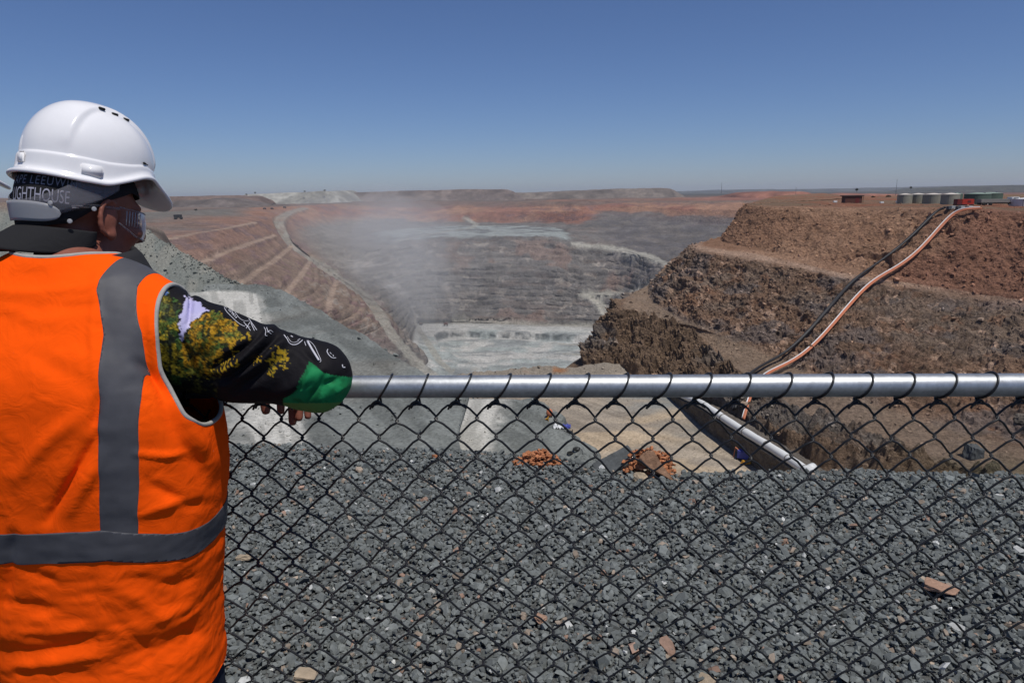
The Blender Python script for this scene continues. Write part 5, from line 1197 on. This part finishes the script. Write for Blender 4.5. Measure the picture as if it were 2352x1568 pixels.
M_dgrey = mat('dark_grey_steel', (0.09, 0.10, 0.11), rough=0.7)
M_lgrey = mat('dusty_grey_paint', (0.23, 0.22, 0.20), rough=0.8, var=0.1, vscale=1)
M_whitep = mat('white_paint', (0.74, 0.75, 0.75), rough=0.45, var=0.05, vscale=1)
M_glassd = mat('dark_glass', (0.02, 0.025, 0.03), rough=0.15)
M_rub = mat('black_rubber', (0.014, 0.014, 0.014), rough=0.85)
M_orange = mat('orange_pipe', (0.50, 0.17, 0.085), rough=0.55, var=0.1, vscale=0.5)
M_bpipe = mat('black_poly_pipe', (0.022, 0.022, 0.024), rough=0.55)
M_duct = mat('white_duct_fabric', (0.66, 0.67, 0.66), rough=0.6, var=0.05, vscale=0.6)
M_blue = mat('blue_paint', (0.06, 0.075, 0.34), rough=0.55, var=0.15, vscale=1.2)
M_yel = mat('yellow_paint', (0.48, 0.24, 0.02), rough=0.6)
M_leaf = mat('bush_leaves', (0.045, 0.050, 0.030), rough=0.9, var=0.4, vscale=0.5)
M_bark = mat('bush_bark', (0.09, 0.07, 0.055), rough=0.95)
M_edge = mat('bank_rock', (0.155, 0.135, 0.115), rough=1.0, spec=0.05, var=0.3, vscale=0.6, var2=0.35, vscale2=2.5, bump=1.0, bscale=1.4, bdist=0.7)
def place(bv, x0, x1, ytop, ybase):
    c = hit(bv, (x0 + x1) / 2, ybase)
    if c is None: c = WD((x0 + x1) / 2, ybase, 250.0)
    d = (c - EYE) @ FW; return c, (x1 - x0) / FPX * d, (ybase - ytop) / FPX * d, d
def lpart(root, name, mb, m, parent=None, smooth_=False):
    return mb.build(name, m, parent or root, smooth_)
def thing_at(name, c, label, cat, group=None, rz=0.0):
    o = empty(name, tuple(c), rz); return tag(o, label, cat, group)
# shed
c, w, h, d = place(bv_cliff, 1939, 1981, 449, 467)
t = thing_at('shed', c, 'dark rusty shed with flat black roof alone on the cliff plateau', 'shed')
lpart(t, 'wall', MB().box((0, 1.4, h * .45), (w * .92, 2.8, h * .9)), M_steelr); lpart(t, 'roof', MB().box((0, 1.4, h * .94), (w * 1.08, 3.4, h * .09)), M_black)
f = lpart(t, 'door', MB().box((w * .2, -0.03, h * .38), (w * .2, .06, h * .72)), M_dred); lpart(t, 'post', MB().box((w * .50, -0.25, h * .45), (.1, .1, h * .9)), M_black); lpart(t, 'post', MB().box((-w * .52, -0.25, h * .45), (.1, .1, h * .9)), M_black)
# tanks
def tank(x0, x1, yt, yb, mw_, mr_, label, dy=0.0, bvv=None):
    c, w, h, d = place(bv_cliff, x0, x1, yt, yb); c = c + np.array([0, w * .5 + dy, 0]); sc_ = 1 + (w * .5 + dy) / d; r = w * .5 * sc_; h *= sc_
    t = thing_at('water_tank', c, label, 'water tank', 'water tanks on the cliff plateau')
    prof = []; n = 40
    for i in range(n + 1): prof.append((r * (1 + 0.010 * math.cos(i * math.pi)), h * 0.86 * i / n))
    lpart(t, 'wall', MB().lathe([(r, -0.6)] + prof, (0, 0, 0), 48), mw_); lpart(t, 'roof', MB().lathe([(r * 1.02, h * .855), (r * 1.03, h * .875), (r * .5, h * .95), (r * .1, h)], (0, 0, 0), 48), mr_, None, True)
    lpart(t, 'hatch', MB().lathe([(.28, h * .9), (.28, h * .99), (.2, h)], (r * .45, -r * .2, 0), 16), M_dgrey); lpart(t, 'pipe', MB().tube([(-r * .7, -r * .78, 0), (-r * .7, -r * .78, h * .88)], .06, 8), M_dgrey)
tank(2070, 2101, 445, 467, M_tankc, M_roofc, 'leftmost cream corrugated water tank in the row on the plateau')
tank(2101, 2134, 444.5, 467, M_tankc, M_roofc, 'cream water tank second from the left in the plateau row', 0.3)
tank(2133, 2175, 444.5, 467.5, M_tankc, M_roofc, 'widest cream water tank, third from the left in the plateau row')
tank(2175, 2213, 444, 469, M_tankc, M_roofc, 'cream water tank standing just left of the red generator', 0.2)
tank(2208, 2236, 443.5, 467, M_tankg, M_roofg, 'narrow green water tank behind the red generator', 4.5)
tank(2234, 2287, 443, 470, M_tankg, M_roofg, 'wide green water tank just right of the red generator')
tank(2286, 2336, 442.5, 467, M_tankg, M_roofg, 'rightmost green water tank standing behind the grey truck', 5.0)
tank(2333, 2392, 455, 474, M_whitep, M_whitep, 'white rounded water tank at the right edge of the picture', -2.0)
# generator, pump blocks
c, w, h, d = place(bv_cliff, 2198, 2237, 457, 472)
t = thing_at('generator', c, 'red generator cabin on the plateau in front of the water tanks', 'generator')
lpart(t, 'housing', MB().box((w * .14, .9, h * .55), (w * .70, 1.8, h * .80), 0, .05), M_redp); lpart(t, 'end_panel', MB().box((-w * .36, .9, h * .53), (w * .29, 1.82, h * .86), 0, .05), M_dred)
lpart(t, 'skid', MB().box((0, .9, h * .08), (w, 1.9, h * .14)), M_black); lpart(t, 'exhaust', MB().tube([(w * .3, .9, h * .9), (w * .3, .9, h * 1.15)], .07, 10), M_dgrey); lpart(t, 'vent', MB().box((w * .2, -.02, h * .6), (w * .2, .06, h * .3)), M_dred)
for i, (x0, x1, lb) in enumerate([(2178, 2195, 'pale grey pump box, leftmost of three at the cliff edge'), (2199, 2216, 'middle pale grey pump box below the red generator'), (2217, 2235, 'pale grey pump box nearest the top end of the orange pipe')]):
    c, w, h, d = place(bv_cliff, x0, x1, 473, 481); t = thing_at('pump_box', c, lb, 'pump box', 'pump boxes at the cliff edge')
    lpart(t, 'housing', MB().box((w * .22, .5, h * .5), (w * .55, 1.0, h), 0, .03), M_conc); lpart(t, 'front_panel', MB().box((-w * .25, .5, h * .45), (w * .42, .96, h * .86), 0, .03), M_dgrey)
# truck
c, w, h, d = place(bv_cliff, 2244, 2350, 453, 472)
t = thing_at('tip_truck', c, 'dusty grey tip truck with white cab parked in front of green tanks', 'truck')
lpart(t, 'tray', MB().box((-w * .10, 1.4, h * .55), (w * .62, 2.4, h * .42), 0, .06), M_lgrey); cb = lpart(t, 'cab', MB().box((w * .34, 1.4, h * .66), (w * .17, 2.3, h * .62), 0, .12), M_whitep); lpart(t, 'windscreen', MB().box((w * .34, .22, h * .78), (w * .11, .06, h * .24)), M_glassd, cb); lpart(t, 'chassis', MB().box((w * .02, 1.4, h * .26), (w * .86, 1.0, h * .12)), M_black)
for x in (-.34, -.20, .33):
    for y in (.3, 2.5):
        wl = MB(); wl.lathe([(.2, -.15), (.5, -.15), (.52, 0), (.5, .15), (.2, .15)], (0, 0, 0), 20); V = np.array(wl.v)[:, [0, 2, 1]] + np.array([x * w, y, .5]); o = mesh_obj('wheel', V, wl.f, M_rub, t, True); 
# small white drums and litter on the plateau
for i, (x, y, lb) in enumerate([(1918, 464, 'small white drum left of the rusty shed'), (2025, 466, 'small white drum between the rusty shed and the tanks'), (2062, 464, 'white crate beside the leftmost cream tank'), (2262, 469.5, 'white sheet of pipe lying before the wide green tank')]):
    c, w, h, d = place(bv_cliff, x - 4, x + 4, y - 3, y + 1); o = MB().box(c + np.array([0, 0, h * .45]), (w * (2.2 if i == 3 else 1), .8, h), 0, .06).build('drum' if i < 2 else ('crate' if i == 2 else 'pipe_length'), M_whitep); tag(o, lb, 'drum' if i < 2 else ('crate' if i == 2 else 'pipe'))
# masts
for x, yt, yb, dd, lb, top in [(2058, 413, 440, 900, 'tall thin radio mast on the horizon left of the water tanks', False), (1828, 428, 441, 900, 'short mast with a white top on the horizon above the cliff corner', True), (1657, 420, 438, 3000, 'faint distant mast on the horizon right of the spoil heaps', False)]:
    b0 = WD(x, yb, dd); tp = WD(x, yt, dd); hh = tp[2] - b0[2]; r = dd / 1575 * 0.55
    t = thing_at('radio_mast', (b0[0], b0[1], b0[2]), lb, 'mast', 'masts on the horizon'); lpart(t, 'pole', MB().tube([(0, 0, -12), (0, 0, hh)], [r, r * .5], 8), M_dgrey)
    if top: lpart(t, 'head', MB().lathe([(r * 1.2, hh * .8), (r * 2.0, hh * .84), (r * 2.0, hh * .96), (r, hh)], (0, 0, 0), 12), M_whitep)
    else: lpart(t, 'antenna', MB().tube([(0, 0, hh), (0, 0, hh * 1.06)], r * .3, 6), M_dgrey)
# bushes
def bush(name, c, w, h, seed, label, group='bushes on the skyline'):
    r = random.Random(seed); t = thing_at(name, c, label, 'bush', group); V = []; F = []
    for k in range(170):
        while True:
            p = np.array([r.uniform(-1, 1), r.uniform(-1, 1), r.uniform(-.55, 1)])
            if (p ** 2).sum() < 1 and r.random() < 0.5 + 0.5 * (p ** 2).sum(): break
        q = p * np.array([w * .5, w * .5, h * .42]) * (0.8 + 0.3 * math.sin(5 * p[0] + seed)) + np.array([0, 0, h * .58]); s = w * .09 * r.uniform(.6, 1.4); a = np.array([r.gauss(0, 1) for _ in range(3)]); b = np.array([r.gauss(0, 1) for _ in range(3)]); a *= s / np.linalg.norm(a); b *= s / np.linalg.norm(b); n_ = len(V)
        V += [q - a - b, q + a - b, q + a + b, q - a + b]; F.append((n_, n_ + 1, n_ + 2, n_ + 3))
    mesh_obj('crown', V, F, M_leaf, t, False); lpart(t, 'stem', MB().tube([(0, 0, -h * .3), (w * .05, 0, h * .5)], [w * .06, w * .03], 6), M_bark)
for i, (x, y, s, dd, lb) in enumerate([(566, 447.5, 5, 1300, 'dark bush on the skyline left of the pale spoil heap'), (586, 443.5, 5, 2900, 'dark bush on the skyline right above the pale spoil heap corner'), (700, 440.5, 5, 2850, 'lone bush near the middle of the pale spoil heap'), (746, 438.5, 6, 2850, 'bush at the right end of the pale spoil heap'),
        (1968, 437, 9, 700, 'bush on the skyline above the rusty shed'), (2092, 432.5, 8, 1200, 'bush on the skyline above the leftmost cream tank'), (2005, 455, 10, 420, 'low bush on the plateau right of the rusty shed'), (2040, 454, 12, 430, 'wide low bush on the plateau left of the tanks'), (450, 483, 7, 1300, 'brown bush on the grey flat right of the hard hat peak')]):
    s *= 0.72; c = WD(x, y + s * .35, dd); h_ = s / 1575 * dd
    bush('bush', c, h_ * 1.2, h_, 60 + i, lb)
# vehicles round the pit
def haul_truck(c, L, rz, label, m_, name='haul_truck'):
    t = thing_at(name, c, label, 'haul truck', 'vehicles round the pit', rz)
    lpart(t, 'tray', MB().box((-.12 * L, 0, .42 * L), (.72 * L, .6 * L, .26 * L), 0, .05 * L), m_); lpart(t, 'cab', MB().box((.30 * L, 0, .40 * L), (.22 * L, .3 * L, .28 * L), 0, .02 * L), m_); lpart(t, 'chassis', MB().box((0, 0, .22 * L), (.9 * L, .34 * L, .1 * L)), M_black)
    for x in (-.28, .30):
        for y in (-.25, .25):
            wl = MB().lathe([(.06 * L, -.07 * L), (.16 * L, -.07 * L), (.17 * L, 0), (.16 * L, .07 * L), (.06 * L, .07 * L)], (0, 0, 0), 18); V = np.array(wl.v)[:, [0, 2, 1]] + np.array([x * L, y * L, .16 * L]); mesh_obj('wheel', V, wl.f, M_rub, t, True)
def on_any(px, py):
    best = None
    for b in (bv_pit, bv_plain, bv_near, bv_cliff, bv_pad):
        h = hit(b, px, py)
        if h is not None and (best is None or np.linalg.norm(h - EYE) < np.linalg.norm(best - EYE)): best = h
    return best
c = on_any(410, 504)
if c is not None: haul_truck(c, 20 / 1575 * ((c - EYE) @ FW), 0.4, 'dark haul truck on the flat right of the hard hat peak', M_black)
for x, y, lb in ((608, 481, 'dark truck at the left of the pair above the haul road bend'), (625, 481, 'dark truck at the right of the pair above the haul road bend'), (654, 478, 'dark truck parked at the top of the haul road')):
    c = on_any(x, y)
    if c is not None: haul_truck(c, 7 / 1575 * ((c - EYE) @ FW), 0.2, lb, M_dgrey)
c = on_any(1024, 748)
if c is not None:
    L = 15 / 1575 * ((c - EYE) @ FW); t = thing_at('excavator', c, 'dark mining excavator with raised boom on the pale pit floor', 'excavator')
    lpart(t, 'house', MB().box((0, 0, .36 * L), (.62 * L, .5 * L, .34 * L), 0, .03 * L), M_steelr); lpart(t, 'boom', MB().tube([(-.15 * L, -.1 * L, .5 * L), (-.28 * L, -.25 * L, 1.0 * L), (-.22 * L, -.5 * L, 1.05 * L)], .07 * L, 8), M_black); lpart(t, 'bucket', MB().box((-.22 * L, -.6 * L, .75 * L), (.25 * L, .2 * L, .25 * L), 0, .04 * L), M_black)
    for s in (-1, 1): lpart(t, 'track', MB().box((s * .22 * L, 0, .09 * L), (.16 * L, .62 * L, .18 * L), 0, .06 * L), M_black)
c = on_any(967, 746)
if c is not None: haul_truck(c, 9 / 1575 * ((c - EYE) @ FW), 1.2, 'small brown truck on the left of the pale pit floor', M_steelr)
c = on_any(1256, 884 - 30)
# ---- embankment that carries the white duct, the duct, and the pipes
base_px = [(1530,905),(1560,930),(1600,966),(1640,1000),(1680,1030),(1720,1060),(1760,1090),(1840,1150),(1900,1200)]; duct_px = [(1535,893),(1575,911),(1612,927),(1640,945),(1680,972),(1720,997),(1760,1021),(1800,1046),(1838,1071),(1870,1090)]
bz = [WZ(x, y, -37.95) for x, y in base_px]; bxs = [p_[0] for p_ in base_px]
def dist_at(px): return float(np.interp(px, bxs, [q[1] for q in bz]))
duct = np.array([WD(x, y, dist_at(x) + 0.9) for x, y in duct_px])
topl = duct + np.array([-.75, -.35, -0.62]); toe = np.array([[np.interp(x, bxs, [q[0] for q in bz]), np.interp(x, bxs, [q[1] for q in bz]), -38.15] for x, _ in duct_px])
topr = duct + np.array([1.9, 1.2, -0.75]); beh = duct + np.array([5.5, 3.0, -2.6])
Kb = [toe + np.array([-.2, -.1, 0]), topl, topr, beh]; G, sid, tt = loft(Kb, [36, 10, 14], 260); S = (sid + tt)[:, None].repeat(260, 1); N = grid_normals(G)
G = G + N * (ridge(G / 2.4, 4, 501) * 0.22 * (smooth(0.05, .3, S) * (1 - smooth(.85, 1., S)) + smooth(2, 2.3, S)))[..., None]
emb = patch('bank_terrain', G, np.tile(np.array([.155, .135, .115]), (G.shape[0], G.shape[1], 1)), M_edge); tag(emb, kind='structure')
dr = 0.60; P = catmull(duct, 160); rad = dr * (1 + 0.03 * np.sin(np.linspace(0, 60, 160))); V, F = tube_geo(P, rad, 28)
t = thing_at('ventilation_duct', (P[80][0], P[80][1], -37.9), 'long fat white ventilation duct running along the top of the dark bank', 'duct'); o = mesh_obj('tube', V, F, M_duct, t, True); o.matrix_parent_inverse = Matrix.Translation(t.location).inverted()
for i in (14, 40, 62, 84, 106, 128, 146):
    V, F = tube_geo(P[i:i + 2] if i < 159 else P[-2:], rad[i] * 1.025, 28); o = mesh_obj('joint_band', V, F, M_lgrey, t, True); o.matrix_parent_inverse = Matrix.Translation(t.location).inverted()
for i in (20, 148):
    e0 = P[i]; mb = MB().tube([e0 + np.array([.3, .2, .1]), e0 + np.array([1.2, .7, .05])], [.5, .62], 20); o = mb.build('side_outlet', M_duct, t, True); o.matrix_parent_inverse = Matrix.Translation(t.location).inverted()
def pipe_run(pts, r, m_, bvs, lift, n=140):
    Q = []
    for x, y in catmull(np.array([(a, b) for a, b in pts], float), 60):
        best = None
        for b in bvs:
            h = hit(b, x, y)
            if h is not None and (best is None or np.linalg.norm(h - EYE) < np.linalg.norm(best - EYE)): best = h
        if best is not None: Q.append(best)
    Q = np.array(Q)
    for _ in range(14): Q[1:-1] = .25 * Q[:-2] + .5 * Q[1:-1] + .25 * Q[2:]
    dv = Q - EYE; dv /= np.linalg.norm(dv, axis=1)[:, None]; Q = Q - dv * lift + np.array([0, 0, lift * 0.6]); return tube_geo(catmull(Q, n), r, 10)
path_w = [(2250,482.5),(2225,483),(2198,484.5),(2181,496),(2150,533),(2123,565),(2093,596),(2059,618),(2028,634),(1997,650),(1970,679),(1936,717),(1892,774),(1858,806),(1831,827),(1804,842),(1770,855),(1745,868),(1728,890),(1715,925),(1704,968)]
def sh(p, dx, dy): return [(x + dx, y + dy) for x, y in p]
for nm, dx, dy, r, m_, lb in (('pipeline', 0, 0, .105, M_whitep, 'white pipe running down the cliff along the orange pipe'), ('pipeline', 2.2, 1.8, .16, M_orange, 'orange pipe next to the white one running down the cliff'), ('pipeline', 4.4, 3.6, .16, M_orange, 'orange pipe running down the cliff, outermost from the white pipe')):
    V, F = pipe_run(sh(path_w, dx, dy), r, m_, [bv_cliff], 1.15); o = mesh_obj(nm, V, F, m_, None, True); tag(o, lb, 'pipe', 'pipes running down the cliff')
path_b = [(2172,481.5),(2157,483),(2144,496),(2116,526),(2093,550),(2055,581),(2021,608),(1990,626),(1970,640),(1950,660),(1929,683),(1909,708),(1878,744),(1848,778),(1821,803),(1797,822),(1763,838),(1732,852),(1712,875),(1700,900),(1688,945)]
for dx, dy, lb in ((0, 0, 'black poly pipe running down the cliff left of the white pipe'), (-5.0, 3.0, 'leftmost black poly pipe running down the cliff')):
    V, F = pipe_run(sh(path_b, dx, dy), .26, M_bpipe, [bv_cliff], 1.0); tag(mesh_obj('pipeline', V, F, M_bpipe, None, True), lb, 'pipe', 'pipes running down the cliff')
# blue pump skid and small yellow pump at the foot of the bank
c = np.array([np.interp(1706, bxs, [q[0] for q in bz]), dist_at(1706) - 1.2, -37.95])
dd = (c - EYE) @ FW; w = 34 / FPX * dd; t = thing_at('pump_skid', c, 'blue pump skid standing in the shade below the white duct', 'pump', None, -0.62)
lpart(t, 'tank', MB().box((0, 0, w * .36), (w, w * .5, w * .5), 0, .06), M_blue); lpart(t, 'skid', MB().box((0, 0, w * .05), (w * 1.05, w * .55, w * .1)), M_black); lpart(t, 'lid', MB().box((0, 0, w * .63), (w * .98, w * .48, w * .04)), M_blue); lpart(t, 'hose', MB().tube([(-w * .45, 0, w * .6), (-w * .7, .1, w * .75), (-w * .78, .2, w * .3), (-w * .8, .2, 0)], .09, 8), M_orange)
c = WZ(1714, 1066, -37.95); t = thing_at('pump', c, 'small yellow pump on the tan pad just below the blue skid', 'pump'); lpart(t, 'body', MB().box((0, 0, .35), (1.3, .7, .5), 0, .1), M_yel); lpart(t, 'pipe', MB().tube([(-.9, 0, .2), (0, 0, .5), (.9, .1, .2)], .09, 8), M_yel)
# orange hopper, cone, cage and rubbish on the grey mound
c = on_any(1262, 956); dd = (c - EYE) @ FW; u_ = dd / FPX
t = thing_at('drum', c, 'round orange drum on the grey mound left of the tan pad', 'drum'); lpart(t, 'barrel', MB().lathe([(6.5 * u_, 2 * u_), (7.5 * u_, 8 * u_), (6.5 * u_, 15 * u_), (3 * u_, 18 * u_)], (0, 0, 0), 24), M_orange, None, True); lpart(t, 'stand', MB().box((0, 0, 1 * u_), (12 * u_, 10 * u_, 3 * u_)), M_black)
t = thing_at('traffic_cone', c + np.array([-8 * u_, -1, -.3]), 'yellow cone tipped beside the orange drum on the grey mound', 'cone'); lpart(t, 'cone_body', MB().tube([(-4 * u_, 0, 3 * u_), (4 * u_, 0, 5 * u_)], [.3 * u_, 4 * u_], 16), M_yel); lpart(t, 'base', MB().box((4.6 * u_, 0, 5 * u_), (1.2 * u_, 9 * u_, 9 * u_)), M_yel)
t = thing_at('wire_cage', c + np.array([11 * u_, .3, 0]), 'small wire cage right of the orange drum', 'cage'); mb = MB()
for i in range(5): mb.tube([((i * 3 - 6) * u_ * .8, 0, 0), ((i * 3 - 5) * u_ * .8, 0, 8 * u_)], .35 * u_, 5)
mb.tube([(-5 * u_, 0, 8 * u_), (6 * u_, 0, 8 * u_)], .4 * u_, 5).tube([(-5 * u_, 0, .5 * u_), (5 * u_, 0, .5 * u_)], .4 * u_, 5); lpart(t, 'bars', mb, M_dgrey)
def crumpled(c, w, d_, h, seed, m_, name, label, cat):
    n = 16; P = np.stack(np.meshgrid(np.linspace(-.5, .5, n), np.linspace(-.5, .5, n), indexing='ij') + [np.zeros((n, n))], -1); z = np.abs(fbm(P * 4 + seed, 3, seed)) * h + .02; V = np.stack([P[..., 0] * w * (1 + .2 * fbm(P * 3, 2, seed + 3)), P[..., 1] * d_, z], -1).reshape(-1, 3) + c
    o = mesh_obj(name, V, grid_faces(n, n), m_, None, False); s = o.modifiers.new('t', 'SOLIDIFY'); s.thickness = .02; tag(o, label, cat)
c = on_any(1283, 984); u_ = ((c - EYE) @ FW) / FPX
crumpled(c, 26 * u_, 16 * u_, 9 * u_, 3, M_whitep, 'plastic_sheet', 'crumpled white plastic sheet on the grey mound above the clay clods', 'plastic sheet')
crumpled(c + np.array([17 * u_, .5, -.1]), 22 * u_, 14 * u_, 8 * u_, 5, M_blue, 'tarpaulin', 'crumpled blue tarpaulin right beside the white plastic sheet', 'tarpaulin'); crumpled(c + np.array([20 * u_, -1.2, -.4]), 20 * u_, 14 * u_, 8 * u_, 8, M_rub, 'rubber_mat', 'black rubber mat below the blue tarpaulin', 'rubber mat')
def tyre(px, py, wpx, label):
    c = on_any(px, py); u_ = ((c - EYE) @ FW) / FPX; R_ = wpx * .5 * u_; a = np.linspace(0, 2 * np.pi, 33); mb = MB().tube([(c[0] + R_ * math.cos(q), c[1] + R_ * math.sin(q), c[2] + R_ * .35) for q in a], R_ * .36, 10, False); tag(mb.build('tyre', M_rub, None, True), label, 'tyre', 'old tyres on the grey mound')
tyre(1325, 1033, 14, 'old black tyre lying on the grey mound above the dark slab'); tyre(1310, 1041, 11, 'smaller dark tyre left of the larger tyre near the clay clods')
c = hit(bv_cliff, 2232, 1050)
if c is not None:
    u_ = ((c - EYE) @ FW) / FPX; o = rock('boulder', c + np.array([0, 0, 8 * u_]), (24 * u_, 20 * u_, 30 * u_), 91, M_dslab, 0.10, (0.1, 0.2, 0.3), cubes=True); tag(o, 'dark boulder on the slope above the gravel near the right edge', 'boulder')
c = hit(bv_cliff, 2345, 965)
if c is not None:
    u_ = ((c - EYE) @ FW) / FPX; o = rock('boulder', c + np.array([0, 0, 4 * u_]), (20 * u_, 18 * u_, 16 * u_), 95, M_edge, 0.12, (0.1, 0.2, 0.9), cubes=True); tag(o, 'brown boulder at the right edge of the picture below the fence rail', 'boulder')
# ---- dust hanging over the far left of the pit
dm = bpy.data.materials.new('dust'); dm.use_nodes = True; n = dm.node_tree; n.nodes.clear(); out = n.nodes.new('ShaderNodeOutputMaterial'); pv = n.nodes.new('ShaderNodeVolumePrincipled'); n.links.new(pv.outputs[0], out.inputs['Volume'])
pv.inputs['Color'].default_value = (0.97, 0.965, 0.95, 1); pv.inputs['Density'].default_value = 0.0007; pv.inputs['Anisotropy'].default_value = 0.1
dm2 = dm.copy(); dm2.name = 'thin_dust'; dm2.node_tree.nodes['Principled Volume'].inputs['Density'].default_value = 0.00042; pv.inputs['Density'].default_value = 0.00078
for x, y, dd, a, b, c_ in ((850, 545, 1550, 200, 230, 120), (915, 620, 1420, 110, 160, 150), (830, 520, 1800, 260, 260, 85), (975, 690, 1340, 70, 120, 110), (930, 600, 1400, 170, 200, 150), (890, 570, 1400, 70, 120, 130), (1040, 600, 1480, 260, 120, 150), (950, 660, 1360, 50, 100, 120)):
    p_ = WD(x, y, dd); bm = bmesh.new(); mt_ = dm if a < 150 else dm2; bmesh.ops.create_icosphere(bm, subdivisions=3, radius=1); bm.transform(Matrix.Translation(Vector(p_)) @ Matrix.Diagonal((a, b, c_, 1))); me = bpy.data.meshes.new('dust_cloud'); bm.to_mesh(me); bm.free(); me.materials.append(mt_); me.polygons.foreach_set('use_smooth', [True] * len(me.polygons)); o = bpy.data.objects.new('dust_cloud', me); C.objects.link(o); tag(o, kind='stuff')
# ------------------------------------------------------------------ air: thin haze over everything
hz = MB().box((0, 7800, -130), (50000, 17600, 470)).build('haze', None)
hm = bpy.data.materials.new('haze'); hm.use_nodes = True; n = hm.node_tree; n.nodes.clear()
out = n.nodes.new('ShaderNodeOutputMaterial'); pv = n.nodes.new('ShaderNodeVolumePrincipled'); n.links.new(pv.outputs[0], out.inputs['Volume'])
pv.inputs['Color'].default_value = (0.80, 0.86, 0.95, 1); pv.inputs['Density'].default_value = 0.00006; pv.inputs['Anisotropy'].default_value = 0.2
hz.data.materials.append(hm); tag(hz, kind='stuff')
